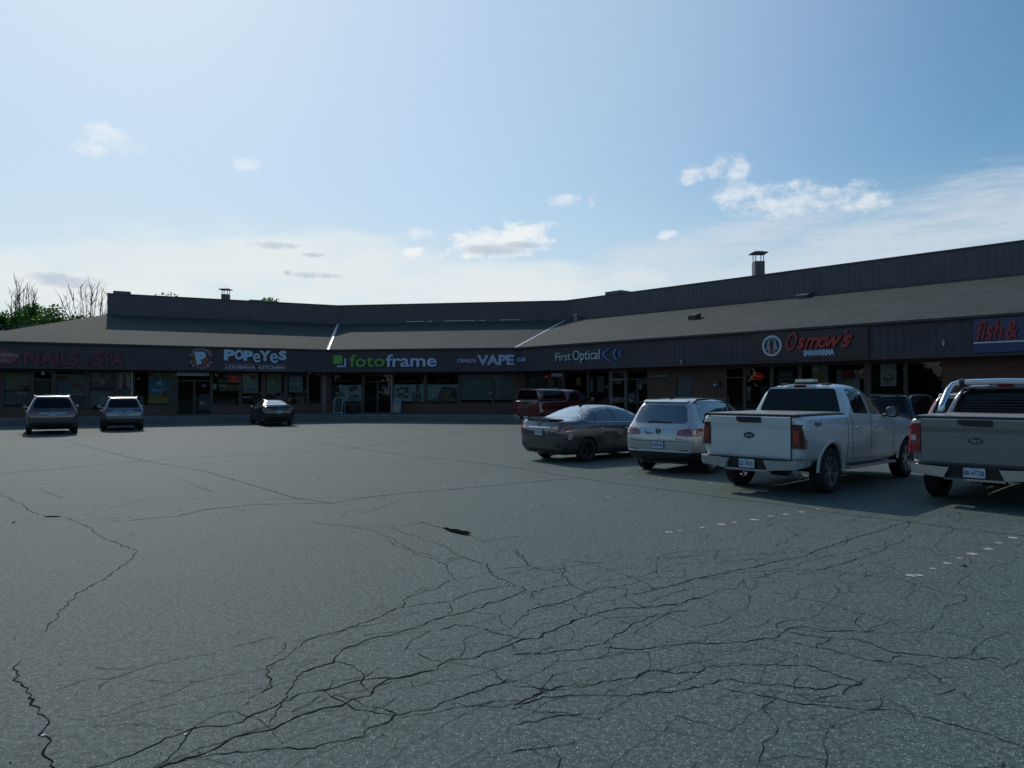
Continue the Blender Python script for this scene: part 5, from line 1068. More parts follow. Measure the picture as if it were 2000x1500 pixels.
# ---- SUV / crossover
def suv(label, x, y, hd, pm_, rim, kind='a', txt='', scale=(1, 1, 1), dark_plate=False, spokes=10, roofm=None, zc=.50):
    root = place('parked_suv', label, 'suv', x, y, hd, pitch=slope_pitch(x, y, hd, 2.6)); sx, sy, sz = scale
    st = [ring([-.80, -.84, -.90, -.93, -.88, -.82, -.60, -.64], [.62, .76, .80, .80, .74, .56], [.32, .32, .42, .72, .98, 1.06, 1.555, 1.585]),
          ring([-.70, -.74, -.78, -.80, -.75, -.70, -.48, -.50], [.70, .85, .88, .875, .815, .61], [.28, .28, .42, .72, .98, 1.07, 1.585, 1.62]),
          ring([-.4, -.4, -.4, -.4, -.4, -.4, -.15, -.15], [.74, .87, .905, .90, .84, .635], [.24, .24, .40, .72, .98, 1.07, 1.61, 1.65]),
          ring(.5, [.74, .87, .905, .90, .85, .64], [.22, .22, .38, .70, .97, 1.05, 1.62, 1.67]),
          ring(1.2, [.74, .87, .90, .90, .85, .63], [.22, .22, .38, .70, .96, 1.04, 1.61, 1.66]),
          ring([1.8, 1.8, 1.8, 1.8, 1.8, 1.8, 1.72, 1.74], [.74, .87, .90, .90, .85, .61], [.22, .22, .38, .70, .95, 1.03, 1.54, 1.59]),
          ring([2.4, 2.4, 2.4, 2.4, 2.4, 2.4, 2.5, 2.44], [.74, .87, .90, .895, .83, .67], [.22, .22, .38, .70, .94, 1.02, 1.09, 1.12]),
          ring(2.95, [.72, .86, .89, .87, .80, .64], [.24, .24, .38, .68, .88, .97, 1.0, 1.02]),
          ring([3.42, 3.42, 3.45, 3.46, 3.42, 3.36, 3.33, 3.36], [.60, .74, .76, .74, .68, .5], [.28, .28, .40, .60, .76, .85, .88, .89])]
    st = [[(px * sx, py * sy, pz * sz) for px, py, pz in r] for r in st]; wr = .345; wb = 2.6 * sy; W_ = ((0, .40), (wb, .40))
    me = loft_mesh(st, 2, {1: .7, 2: .5, 5: .45, 6: .3}, {0: .25}, W_, wr, .62); B = Body([me])
    add_mesh('body', me, [pm_, black_pl, black_pl], root, zc, W_, wr, .62)
    T = lambda poly, a=1, b=sz: [(p[0] * a, p[1] * b) for p in poly]
    decal(B, 'rear', T([(-.62, 1.10), (.62, 1.10), (.655, 1.15), (.555, 1.49), (-.555, 1.49), (-.655, 1.15)], sx), 'rear_window', cglass if kind == 'a' else cglass2, root, rings=5, r=.08)
    sp = MB(); P = [(-.555, -.575), (-.5, -.62), (-.25, -.66), (0, -.67), (.25, -.66), (.5, -.62), (.555, -.575)]; zt = 1.583 * sz
    for (a, b), (c, d) in zip(P[:-1], P[1:]): sp.hexa([(a * sx, -.46 * sy, zt - .03), (c * sx, -.46 * sy, zt - .03), (c * sx, d * sy, zt - .038), (a * sx, b * sy, zt - .038), (a * sx, -.46 * sy, zt + .02), (c * sx, -.46 * sy, zt + .02), (c * sx, d * sy, zt - .020), (a * sx, b * sy, zt - .020)])
    so_ = sp.build('roof_spoiler', pm_, root); bl = MB(); bl.box(-.16, .16, -.64 * sy, -.60 * sy, zt - .056, zt - .040); bl.build('brake_lamp', redd, so_)
    for v, s_ in (('right', 1), ('left', -1)):
        decal(B, v, T([(-.42, 1.13), (-.30, 1.085), (.42, 1.07), (.42, 1.555), (-.1, 1.55), (-.34, 1.50), (-.44, 1.3)], sy), 'side_window', cglass2 if kind != 'a' else cglass, root, rings=3, r=.07)
        decal(B, v, T([(.45, 1.07), (1.16, 1.06), (1.13, 1.56), (.45, 1.56)], sy), 'side_window', cglass2 if kind != 'a' else cglass, root, rings=3, r=.03)
        decal(B, v, T([(1.22, 1.06), (2.25, 1.05), (2.1, 1.18), (1.66, 1.48), (1.4, 1.55), (1.19, 1.56)], sy), 'side_window', cglass, root, rings=4, r=.04)
        for y0, z0 in ((.62, .93), (1.55, .92)): handle(B, v, y0 * sy, z0 * sz, root, pm_)
        for L_ in ([(1.19, 1.04), (1.18, .7), (1.19, .42)], [(.30, 1.05), (.34, .85), (.44, .66), (.48, .5)], [(2.2, 1.0), (2.22, .6), (2.2, .42)]): seam(B, v, T(L_, sy), root, black_pl)
        if kind == 'a':      # rounded wide lamps
            decal(B, 'rear', [(s_ * a * sx, b * sz) for a, b in ((.44, .855), (.48, .955), (.60, .985), (.84, 1.0), (.84, .83), (.60, .84))], 'tail_light', redl, root, rings=3, r=.03, off=.010)
            decal(B, v, T([(-.84, .83), (-.84, 1.0), (-.58, 1.0), (-.46, .95), (-.50, .87), (-.66, .83)], sy), 'tail_light', redl, root, rings=2, r=.04, off=.010)
            decal(B, 'rear', [(s_ * a * sx, b * sz) for a, b in ((.44, .46), (.48, .53), (.72, .55), (.72, .49))], 'reflector', mat('dark_red_lens', (.15, .008, .012), .12), root, rings=2, r=.02)
        elif kind == 'b':    # slim lamps joined by a bright strip
            decal(B, 'rear', [(s_ * a * sx, b * sz) for a, b in ((.40, .90), (.46, .98), (.84, 1.02), (.84, .88), (.60, .86))], 'tail_light', redl, root, rings=3, r=.02, off=.008)
            decal(B, v, T([(-.82, .88), (-.82, 1.02), (-.52, 1.02), (-.62, .92)], sy), 'tail_light', redl, root, rings=2, r=.02, off=.008)
        elif kind == 'c':
            decal(B, 'rear', [(s_ * a * sx, b * sz) for a, b in ((.42, .96), (.40, 1.02), (.84, 1.03), (.84, .90), (.60, .90))], 'tail_light', redd, root, rings=3, r=.02, off=.008)
            decal(B, v, T([(-.82, .90), (-.82, 1.03), (-.50, 1.02), (-.62, .92)], sy), 'tail_light', redd, root, rings=2, r=.02, off=.008)
            decal(B, 'rear', [(s_ * a * sx, b * sz) for a, b in ((.60, .52), (.60, .56), (.80, .58), (.80, .53))], 'reflector', redd, root, rings=2, r=.01)
        else:                # tall lamps beside the window
            decal(B, 'rear', [(s_ * a * sx, b * sz) for a, b in ((.62, .90), (.60, 1.02), (.70, 1.08), (.60, 1.46), (.66, 1.48), (.84, 1.05), (.84, .88))], 'tail_light', redl, root, rings=3, r=.02, off=.01)
            decal(B, v, T([(-.82, .88), (-.80, 1.06), (-.64, 1.44), (-.58, 1.42), (-.68, 1.1), (-.5, 1.04), (-.55, .9)], sy), 'tail_light', redl, root, rings=2, r=.02, off=.01)
        rl = MB(); zz = [B.hit('top', s_ * .60 * sx, t * sy)[0].z for t in (-.38, -.2, .6, 1.3, 1.52)]
        rl.tube([(s_ * .60 * sx, t * sy, z + o_) for (t, z, o_) in zip((-.38, -.2, .6, 1.3, 1.52), zz, (.0, .055, .06, .055, .0))], [.022, .024, .02, .024, .022], 8); rl.build('roof_rail', black_pl if kind in 'ad' else frame_l, root, True)
        mirror(root, s_ * .86 * sx, 2.0 * sy, 1.10 * sz, pm_, .17, .14, s_)
        decal(B, 'front', [(s_ * a * sx, b * sz) for a, b in ((.36, .70), (.40, .80), (.68, .82), (.70, .70))], 'headlight', clearl, root, rings=2, r=.02)
    decal(B, 'front', [(-.62 * sx, 1.14 * sz), (.62 * sx, 1.14 * sz), (.55 * sx, 1.52 * sz), (-.55 * sx, 1.52 * sz)], 'windscreen', cglass, root, rings=4, r=.05); decal(B, 'front', [(-.32, .5), (.32, .5), (.30, .72), (-.30, .72)], 'grille', black_pl, root, rings=2)
    g0 = B.hit('rear', 0, .92 * sz)[0].y; bd = MB(); g = fnr(g0 - .004)
    if kind in 'ac':
        rr = .062; n = 24
        for k in range(n): a0, a1 = 2 * math.pi * k / n, 2 * math.pi * (k + 1) / n; bd.prism([(rr * math.cos(a0), .925 * sz + rr * math.sin(a0)), (rr * math.cos(a1), .925 * sz + rr * math.sin(a1)), (.8 * rr * math.cos(a1), .925 * sz + .8 * rr * math.sin(a1)), (.8 * rr * math.cos(a0), .925 * sz + .8 * rr * math.sin(a0))], g, 0, .01)
        for q in ([(-.035, .04), (-.022, .04), (.0, .008), (-.004, -.004)], [(.035, .04), (.022, .04), (0, .008), (.004, -.004)], [(-.05, .015), (-.04, .025), (-.02, -.045), (-.028, -.048)], [(.05, .015), (.04, .025), (.02, -.045), (.028, -.048)], [(-.028, -.048), (-.018, -.045), (.003, -.008), (-.003, -.002)], [(.028, -.048), (.018, -.045), (-.003, -.008), (.003, -.002)]): bd.prism([(a, .925 * sz + b) for a, b in q], g, 0, .01)
        bd.build('badge', mat('badge_dark_chrome', (.06, .065, .08), .25, .5), root)
    else: bd.prism(circ(0, .94 * sz, .07, .04, 20), g, 0, .01); bd.build('badge', frame_l, root)
    if kind == 'a':
        wp = MB(); p0 = B.hit('rear', -.30, 1.13 * sz)[0]; p1 = B.hit('rear', .28, 1.12 * sz)[0]; wp.tube([p0 + Vector((0, -.03, -.01)), p0 + Vector((.12, -.035, .015)), p1 + Vector((0, -.03, 0))], [.02, .012, .008], 6); wp.build('rear_wiper', black_pl, root)
        plate(root, -.0, B.hit('rear', 0, .66)[0].y - .008, .655, txt, dark_plate)
        seam(B, 'rear', [(-.72, 1.1), (-.70, .9), (-.66, .74), (.66, .74), (.70, .9), (.72, 1.1)], root, black_pl, w=.005)
        gt = MB(); gg = fnr(B.hit('rear', .55, .80)[0].y - .006); add_text(gt, gg, '4MOTION', .42, .60, .79, .812, 0, .004, bold=.01); gt.build('model_lettering', galv, root)
        st_ = MB(); gg = fnr(B.hit('rear', .0, .93)[0].y - .006)
        add_text(st_, gg, 'kars', -.30, -.14, .885, .955, .0, .003, bold=.03); st_.prism([(-.36, .90), (-.345, .97), (-.32, .975), (-.34, .93), (-.335, .90)], gg, 0, .003); st_.prism([(-.30, .86), (-.16, .86), (-.16, .866), (-.30, .866)], gg, 0, .003)
        st_.prism([(.17, .86), (.30, .86), (.30, .866), (.17, .866)], gg, 0, .003); st_.build('sticker', mat('grey_sticker', (.16, .16, .17), .5), root)
        bc = MB(); n = 10
        for k in range(n):
            a, b = (-.80 + 1.6 * k / n), (-.80 + 1.6 * (k + 1) / n); ya, yb = B.hit('rear', a * .95, .53)[0].y, B.hit('rear', b * .95, .53)[0].y
            bc.hexa([(a * .95, ya + .02, .50), (b * .95, yb + .02, .50), (b * .95, yb - .022, .505), (a * .95, ya - .022, .505), (a * .95, ya + .02, .535), (b * .95, yb + .02, .535), (b * .95, yb - .01, .535), (a * .95, ya - .01, .535)])
        bc.build('bumper_lip', pm_, root)
    else:
        zb = (.80 if kind == 'c' else .84) * sz; plate(root, 0, B.hit('rear', 0, zb)[0].y - .008, zb, txt)
        if kind == 'b':
            c = MB(); n = 12
            for k in range(n):
                a, b = -.5 + k / n, -.5 + (k + 1) / n; ya, yb = B.hit('rear', a, .91 * sz)[0].y, B.hit('rear', b, .91 * sz)[0].y
                c.hexa([(a, ya + .01, .885 * sz), (b, yb + .01, .885 * sz), (b, yb - .015, .885 * sz), (a, ya - .015, .885 * sz), (a, ya + .01, .905 * sz), (b, yb + .01, .905 * sz), (b, yb - .01, .905 * sz), (a, ya - .01, .905 * sz)])
            c.build('chrome_strip', chrome, root)
        if kind == 'c':
            c = MB(); c.tube([(-.55, -.92 * sy, .43), (-.3, -.95 * sy, .46), (.3, -.95 * sy, .46), (.55, -.92 * sy, .43)], .012, 6); c.build('chrome_strip', frame_l, root)
    an = MB(); zt = B.hit('top', 0, -.2)[0].z; an.hexa([(-.022, -.3, zt - .01), (.022, -.3, zt - .01), (.022, -.1, zt - .01), (-.022, -.1, zt - .01), (-.007, -.32, zt + .055), (.007, -.32, zt + .055), (.007, -.25, zt + .05), (-.007, -.25, zt + .05)]); an.build('antenna', black_pl, root)
    un = MB(); un.box(-.62, .62, -.6, 3.1, .22, .30); un.tube([(-.6, 0, wr), (.6, 0, wr)], .05, 8); un.build('underbody', black_pl, root)
    ex = MB(); ex.tube([(-.45, -.55, .28), (-.45, -.86, .27)], .035, 10); ex.build('exhaust', galv, root)
    wheels(root, (0, wb), .895 * sx, wr, .225, rim, spokes, 1 if spokes < 8 else 0)
    return root

# ---- pickup truck
def pickup(label, x, y, hd, pm_, rim, txt='', bar=False, canopy=False, lamp='dark', beacon=False, bumper=None, four=False, wb=3.69):
    root = place('parked_pickup', label, 'pickup truck', x, y, hd, pitch=slope_pitch(x, y, hd, wb)); bumper = bumper or chrome
    wr, wd = .41, .64; W_ = ((0, .50), (wb, .50)); e = wb - 3.69
    low = [ring(-1.14, [.76, .90, .955, .965, .93, .88], [.64, .64, .70, .95, 1.22, 1.36, 1.395, 1.395]),
           ring(-1.02, [.80, .94, .985, .995, .955, .91], [.60, .60, .68, .95, 1.22, 1.37, 1.41, 1.41]),
           ring(-.5, [.82, .97, 1.005, 1.0, .955, .91], [.52, .52, .66, .95, 1.22, 1.38, 1.415, 1.415]),
           ring(.5, [.82, .97, 1.0, .995, .955, .91], [.46, .46, .62, .92, 1.22, 1.38, 1.42, 1.42]),
           ring(.68, [.82, .95, .99, .99, .955, .91], [.42, .42, .54, .90, 1.22, 1.375, 1.415, 1.415]),
           ring(1.8, [.82, .945, .985, .985, .95, .90], [.40, .40, .50, .88, 1.20, 1.34, 1.38, 1.38]),
           ring(2.9 + e, [.82, .945, .985, .985, .94, .87], [.40, .40, .50, .88, 1.18, 1.31, 1.36, 1.39]),
           ring(3.25 + e, [.82, .95, .99, .99, .92, .84], [.44, .44, .54, .88, 1.16, 1.28, 1.33, 1.36]),
           ring(4.0 + e, [.82, .95, 1.0, .99, .91, .82], [.46, .46, .56, .88, 1.12, 1.24, 1.28, 1.31]),
           ring(4.42 + e, [.78, .90, .95, .95, .88, .78], [.48, .48, .58, .86, 1.08, 1.18, 1.22, 1.25]),
           ring(4.52 + e, [.72, .84, .90, .90, .84, .74], [.52, .52, .60, .86, 1.06, 1.14, 1.18, 1.20])]
    me = loft_mesh(low, 2, {1: .8, 2: .5, 3: .35, 4: .6, 5: .8, 6: .8}, {0: .9, 1: .5, 9: .4}, W_, wr, wd)
    cab = [ring([.70, .70, .70, .70, .70, .72, .84, .84], [.70, .90, .945, .945, .93, .70], [1.25, 1.25, 1.30, 1.34, 1.37, 1.42, 1.93, 1.955]),
           ring([.74, .74, .74, .74, .74, .78, .95, .95], [.72, .92, .955, .955, .945, .725], [1.24, 1.24, 1.30, 1.34, 1.37, 1.42, 1.97, 2.0]),
           ring(1.2, [.72, .93, .96, .96, .95, .735], [1.2, 1.2, 1.28, 1.33, 1.36, 1.40, 1.985, 2.03]),
           ring(1.75, [.72, .93, .96, .96, .95, .735], [1.2, 1.2, 1.28, 1.33, 1.36, 1.39, 1.98, 2.03]),
           ring([2.25, 2.25, 2.25, 2.25, 2.25, 2.3, 2.1, 2.12], [.72, .93, .96, .955, .945, .70], [1.2, 1.2, 1.26, 1.32, 1.34, 1.375, 1.90, 1.95]),
           ring([2.9, 2.9, 2.9, 2.9, 2.9, 2.95, 3.0, 2.98], [.70, .90, .94, .94, .91, .78], [1.2, 1.2, 1.26, 1.30, 1.32, 1.35, 1.38, 1.40])]
    ca = loft_mesh(cab, 2, {5: .35, 6: .3}, {0: .55}, (), wr, wd); B = Body([me, ca])
    add_mesh('body', me, [pm_, black_pl, black_pl], root, None, W_, wr, wd); add_mesh('cab', ca, [pm_], root)
    # wheel-arch lips
    for s_ in (-1, 1):
        for wy in (0, wb):
            m = MB(); pr = None
            for k in range(25):
                a = R((4 if wy else -4) + (172 if wy else 184) * k / 24); c, sn = math.cos(a), math.sin(a); rr = .50
                P = []
                for dr, dx in ((-.012, .006), (.01, .017), (.05, .012), (.085, -.006)):
                    yy, zz = wy + c * (rr + dr), wr + sn * (rr + dr); h = B.hit('right' if s_ > 0 else 'left', yy, max(zz, .66 if wy == 0 else .52))[0]; xx = .99 if h is None else max(.965, abs(h.x)); P.append(Vector((s_ * (xx + dx), yy, zz)))
                P.append(Vector((s_ * .93, wy + c * (rr - .012), wr + sn * (rr - .012))))
                if pr:
                    for i in range(4): j = i
                    for p_, q_ in ((0, 1), (1, 2), (2, 3), (4, 0)): m.face([pr[p_], pr[q_], P[q_], P[p_]])
                pr = P
            m.build('wheel_arch', pm_, root, True)
    cg = cglass2
    decal(B, 'rear', [(-.82, 1.46), (.82, 1.46), (.67, 1.90), (-.67, 1.90)], 'rear_window', cg, root, rings=5, r=.05, off=.006)
    for v, s_ in (('right', 1), ('left', -1)):
        decal(B, v, [(1.02, 1.43), (1.70, 1.41), (1.70, 1.92), (1.16, 1.91), (1.07, 1.84)], 'side_window', cg, root, rings=3, r=.05)
        decal(B, v, [(1.82, 1.40), (2.45, 1.38), (2.52, 1.34), (2.86, 1.34), (2.82, 1.41), (2.24, 1.84), (2.10, 1.90), (1.80, 1.92)], 'side_window', cglass, root, rings=4, r=.04)
        handle(B, v, 1.02, 1.16, root, chrome, .2); handle(B, v, 1.98, 1.16, root, chrome, .2)
        for L_ in ([(.665, 1.41), (.665, .5)], [(.86, 1.40), (.86, 1.0), (.92, .75), (.95, .5)], [(1.76, 1.88), (1.77, 1.4), (1.76, .5)], [(2.86, 1.36), (2.92, 1.2), (2.92, .5)]): seam(B, v, L_, root, black_pl, w=.007)
        mirror(root, s_ * .93, 2.62, 1.43, black_pl, .22, .23, s_)
        decal(B, 'front', [(s_ * a, b) for a, b in ((.56, .92), (.54, 1.10), (.84, 1.10), (.86, .80), (.72, .80))], 'headlight', clearl, root, rings=2, r=.03)
        # tall tail lamp wrapping the corner
        lm = redl if lamp == 'bright' else redd
        if lamp == 'dark': out = [(.785, 1.27), (.965, 1.27), (.965, .86), (.785, .86)]; sd = [(-1.145, 1.27), (-.86, 1.285), (-.96, .98), (-1.02, .86), (-1.145, .86)]
        else: out = [(.80, 1.31), (.955, 1.31), (.965, .84), (.80, .84)]; sd = [(-1.145, 1.31), (-1.0, 1.31), (-1.0, .84), (-1.145, .84)]
        L_ = MB(); xo, xi, yb = .985, .80, -1.155
        so_ = sorted(sd, key=lambda q: q[0]); z0, z1 = out[2][1], out[0][1]
        # corner block
        yt, ybm = sd[1][0], sd[-2][0] if lamp == 'dark' else sd[2][0]
        P = [Vector((s_ * xi, yb - .012, z0)), Vector((s_ * (xo - .03), yb - .012, z0)), Vector((s_ * (xo + .012), yb + .05, z0)), Vector((s_ * (xo + .014), ybm, z0)), Vector((s_ * xi, ybm, z0)),
             Vector((s_ * xi, yb - .006, z1)), Vector((s_ * (xo - .06), yb - .006, z1)), Vector((s_ * (xo - .02), yb + .05, z1)), Vector((s_ * (xo - .022), yt, z1)), Vector((s_ * xi, yt, z1))]
        for q in ((0, 1, 6, 5), (1, 2, 7, 6), (2, 3, 8, 7), (3, 4, 9, 8), (4, 0, 5, 9), (0, 4, 3, 2, 1), (5, 6, 7, 8, 9)): L_.face([P[i] for i in q])
        tl = L_.build('tail_light', lm, root); i_ = MB()
        if lamp == 'bright':
            for za, zb_ in ((1.22, 1.27), (.88, .95)): i_.box(min(s_ * .82, s_ * .96), max(s_ * .82, s_ * .96), yb - .02, yb - .013, za, zb_)
            i_.build('lamp_lens', mat('bright_red', (.38, .02, .03), .2), tl); c_ = MB(); c_.box(min(s_ * .86, s_ * .93), max(s_ * .86, s_ * .93), yb - .02, yb - .013, 1.03, 1.12); c_.build('lamp_lens', clearl, tl)
        else:
            i_.box(min(s_ * .83, s_ * .93), max(s_ * .83, s_ * .93), yb - .02, yb - .013, z0 + .1, z1 - .1); i_.build('lamp_lens', redl, tl)
    # tailgate
    tg = MB(); ys = -1.15; t_ = Matrix.Identity(4)
    for (za, zb_, d0, d1) in ((.665, .70, .012, .022), (.70, 1.18, .022, .022), (1.18, 1.26, .022, .036), (1.26, 1.385, .036, .036), (1.385, 1.40, .036, .02)):
        tg.hexa([(-.775, ys + .02, za), (.775, ys + .02, za), (.775, ys - d0, za), (-.775, ys - d0, za), (-.775, ys + .02, zb_), (.775, ys + .02, zb_), (.775, ys - d1, zb_), (-.775, ys - d1, zb_)])
    g_ = tg.build('tailgate', pm_, root); gp_ = MB()
    for s_ in (-1, 1): gp_.box(min(s_ * .776, s_ * .788), max(s_ * .776, s_ * .788), ys - .004, ys + .01, .66, 1.40)
    gp_.box(-.79, .79, ys - .006, ys + .01, .635, .664); gp_.build('panel_gap', black_pl, g_)
    h_ = MB(); h_.prism([(-.24, 1.39), (.24, 1.39), (.24, 1.285), (-.16, 1.285), (-.24, 1.32)], fnr(ys - .0365), 0, .012); hh = h_.build('tailgate_handle', black_pl, g_)
    badge_ford(g_, 0, ys - .023, 1.06, .105, .055)
    if four:
        f4 = MB(); q = lambda a, b, d: (B.hit('right', a, b)[0] or Vector((1, a, b))) + Vector((.005 + d, 0, 0)); add_text(f4, lambda a, b, d: q(a, b, d), '4x4', -.72, -.44, 1.225, 1.32, 0, .003, shear=.3, bold=.02); f4.build('four_by_four_lettering', galv, root)
    # bumper with recessed step and plate
    bm_ = MB(); yb = -1.20
    for s_ in (-1, 1):
        P = [(s_ * .42, yb - .10, .46), (s_ * .90, yb - .06, .50), (s_ * 1.0, yb + .06, .54), (s_ * 1.0, yb + .30, .56)]
        Q = [(s_ * .34, yb - .11, .63), (s_ * .92, yb - .07, .65), (s_ * 1.01, yb + .06, .66), (s_ * 1.01, yb + .30, .66)]
        for i in range(3): bm_.face([P[i], P[i+1], Q[i+1], Q[i]]); bm_.face([P[i], P[i+1], (P[i+1][0], P[i+1][1] + .1, P[i+1][2] - .0), (P[i][0], P[i][1] + .1, P[i][2])])
        bm_.face([Q[0], Q[1], Q[2], Q[3], (s_ * .34, yb + .3, .66)])
        bm_.face([P[0], Q[0], (s_ * .34, yb, .63), (s_ * .42, yb, .46)])
    bu_ = bm_.build('rear_bumper', bumper, root); c_ = MB()
    c_.hexa([(-.46, yb + .2, .44), (.46, yb + .2, .44), (.40, yb - .02, .44), (-.40, yb - .02, .44), (-.46, yb + .2, .655), (.46, yb + .2, .655), (.36, yb - .05, .655), (-.36, yb - .05, .655)])
    c_.box(-.8, .8, yb - .05, yb + .1, .652, .664); c_.build('bumper_step', black_pl, bu_)
    lw = MB(); lw.hexa([(-.44, yb + .0, .425), (.44, yb + .0, .425), (.42, yb - .085, .43), (-.42, yb - .085, .43), (-.44, yb, .47), (.44, yb, .47), (.42, yb - .09, .465), (-.42, yb - .09, .465)]); lw.build('bumper_bar', bumper, bu_)
    plate(root, 0, yb - .05, .56, txt)
    # bed cover or canopy
    if canopy:
        cp = [ring(-1.10, [.78, .90, .91, .90, .88, .74], [1.41, 1.41, 1.44, 1.5, 1.6, 1.7, 1.98, 2.01]), ring(-1.0, [.78, .905, .92, .91, .89, .76], [1.41, 1.41, 1.44, 1.5, 1.6, 1.7, 2.0, 2.03]), ring(-.2, [.78, .905, .92, .91, .89, .77], [1.41, 1.41, 1.44, 1.5, 1.6, 1.7, 2.01, 2.05]), ring(.62, [.78, .905, .92, .91, .89, .76], [1.41, 1.41, 1.44, 1.5, 1.6, 1.7, 1.99, 2.03]), ring(.67, [.7, .86, .88, .87, .85, .72], [1.41, 1.41, 1.44, 1.5, 1.6, 1.7, 1.95, 2.0])]
        cm = loft_mesh(cp, 2, {2: .5, 6: .4}, {0: .8}); B2 = Body([cm]); co = add_mesh('canopy', cm, [pm_], root)
        decal(B2, 'rear', [(-.72, 1.50), (.72, 1.50), (.64, 1.93), (-.64, 1.93)], 'canopy_window', cglass2, co, rings=3, r=.05); b3 = MB(); b3.box(-.8, .8, -1.135, -1.11, 1.42, 1.45); b3.build('trim_bar', frame_l, co)
        for v in ('right', 'left'): decal(B2, v, [(-.9, 1.54), (.5, 1.54), (.5, 1.90), (-.82, 1.90)], 'canopy_window', cglass2, co, rings=3, r=.06)
        rk = MB()
        for yy in (): rk.tube([(-.72, yy, 2.04), (-.70, yy, 2.09), (.70, yy, 2.09), (.72, yy, 2.04)], .015, 6)
    else:
        tn = MB(); tn.hexa([(-.86, -1.13, 1.425), (.86, -1.13, 1.425), (.86, .66, 1.43), (-.86, .66, 1.43), (-.84, -1.11, 1.452), (.84, -1.11, 1.452), (.84, .66, 1.462), (-.84, .66, 1.462)])
        to = tn.build('bed_cover', mat('vinyl_cover', (.26, .26, .255), .38, bump=.15, nscale=7, var=.15), root); r3 = MB()
        for s_ in (-1, 1): r3.box(min(s_ * .862, s_ * .905), max(s_ * .862, s_ * .905), -1.12, .68, 1.412, 1.437)
        r3.box(-.86, .86, -1.165, -1.132, 1.402, 1.437); r3.build('cover_rail', black_pl, to)
    bl = MB(); yy = B.hit('rear', 0, 1.87)[0]; 
    zt = B.hit('top', 0, .95)[0].z
    bl.hexa([(-.30, .80, zt - .055), (.30, .80, zt - .055), (.34, .98, zt - .03), (-.34, .98, zt - .03), (-.22, .815, zt - .005), (.22, .815, zt - .005), (.28, .98, zt + .012), (-.28, .98, zt + .012)]); bo = bl.build('brake_lamp_housing', pm_, root)
    b2_ = MB(); b2_.box(-.12, .12, .785, .80, zt - .052, zt - .012); b2_.build('brake_lamp', redl if lamp == 'bright' else redd, bo)
    if beacon:
        bb = MB(); z0 = B.hit('top', 0, 1.05)[0].z; bb.hexa([(-.19, .96, z0 + .035), (.19, .96, z0 + .035), (.19, 1.16, z0 + .035), (-.19, 1.16, z0 + .035), (-.185, .97, z0 + .095), (.185, .97, z0 + .095), (.185, 1.15, z0 + .095), (-.185, 1.15, z0 + .095)]); bo = bb.build('light_bar', mat('beacon_lens', (.55, .55, .42), .3), root); b4 = MB(); b4.box(-.21, .21, .95, 1.17, z0 + .005, z0 + .034); b4.build('light_bar_base', black_pl, bo)
        for s_ in (-1, 1):
            z1 = B.hit('top', s_ * .42, 1.0)[0].z; b5 = MB(); b5.hexa([(s_ * .42 - .09, .95, z1 - .01), (s_ * .42 + .09, .95, z1 - .01), (s_ * .42 + .09, 1.08, z1 - .01), (s_ * .42 - .09, 1.08, z1 - .01), (s_ * .42 - .06, .97, z1 + .03), (s_ * .42 + .06, .97, z1 + .03), (s_ * .42 + .06, 1.06, z1 + .035), (s_ * .42 - .06, 1.06, z1 + .035)])
            b5.build('roof_marker', black_pl, root)
        b6 = MB(); z1 = B.hit('top', -.5, .98)[0].z; b6.tube([(-.5, .97, z1), (-.5, .95, z1 + .13)], .006, 5); b6.build('antenna', black_pl, root)
    if bar:
        tb = MB(); tb.tube([(-.86, .10, 1.44), (-.84, .22, 1.62), (-.80, .40, 1.86), (-.74, .47, 1.96), (-.62, .50, 2.005), (0, .50, 2.02), (.62, .50, 2.005), (.74, .47, 1.96), (.80, .40, 1.86), (.84, .22, 1.62), (.86, .10, 1.44)], .055, 14)
        so_ = tb.build('sport_bar', mat('polished_steel', (.60, .62, .66), .22, 1., var=.04), root, True); t2 = MB()
        t2.box(-.93, -.79, .02, .24, 1.43, 1.475); t2.box(.79, .93, .02, .24, 1.43, 1.475); t2.build('bar_foot', black_pl, so_)
        t3 = MB(); t3.tube([(-.63, .50, 2.0), (-.55, .50, 2.01)], .072, 12); t3.build('clamp', black_pl, so_); t3 = MB(); t3.tube([(.55, .50, 2.01), (.63, .50, 2.0)], .072, 12); t3.build('clamp', black_pl, so_)
        lv = MB()
        for k in range(6): lv.box(-.70, .70, .56, .575, 1.50 + k * .055, 1.508 + k * .055)
        lv.build('rear_louvre', black_pl, so_)
    # chassis, running boards, exhaust, hitch
    un = MB(); un.box(-.5, .5, -1.0, 4.2 + e, .46, .60); un.tube([(-.75, 0, wr), (.75, 0, wr)], .06, 8); un.tube([(-.16, 0, wr), (.16, 0, wr)], [.17, .17], 10); un.box(-.04, .04, -1.28, -1.0, .40, .45); un.build('underbody', black_pl, root)
    for s_ in (-1, 1):
        rb = MB(); rb.hexa([(min(s_ * .88, s_ * 1.02), .72, .385), (max(s_ * .88, s_ * 1.02), .72, .385), (max(s_ * .88, s_ * 1.02), 2.95 + e, .385), (min(s_ * .88, s_ * 1.02), 2.95 + e, .385)] + [(min(s_ * .90, s_ * 1.0), .74, .435), (max(s_ * .90, s_ * 1.0), .74, .435), (max(s_ * .90, s_ * 1.0), 2.93 + e, .435), (min(s_ * .90, s_ * 1.0), 2.93 + e, .435)]); rb.build('running_board', bumper if bumper is not chrome else frame_l, root)
    ex = MB(); ex.tube([(.45, -.5, .42), (.60, -.85, .40), (.72, -1.02, .38)], [.035, .035, .04], 10); ex.build('exhaust', galv, root)
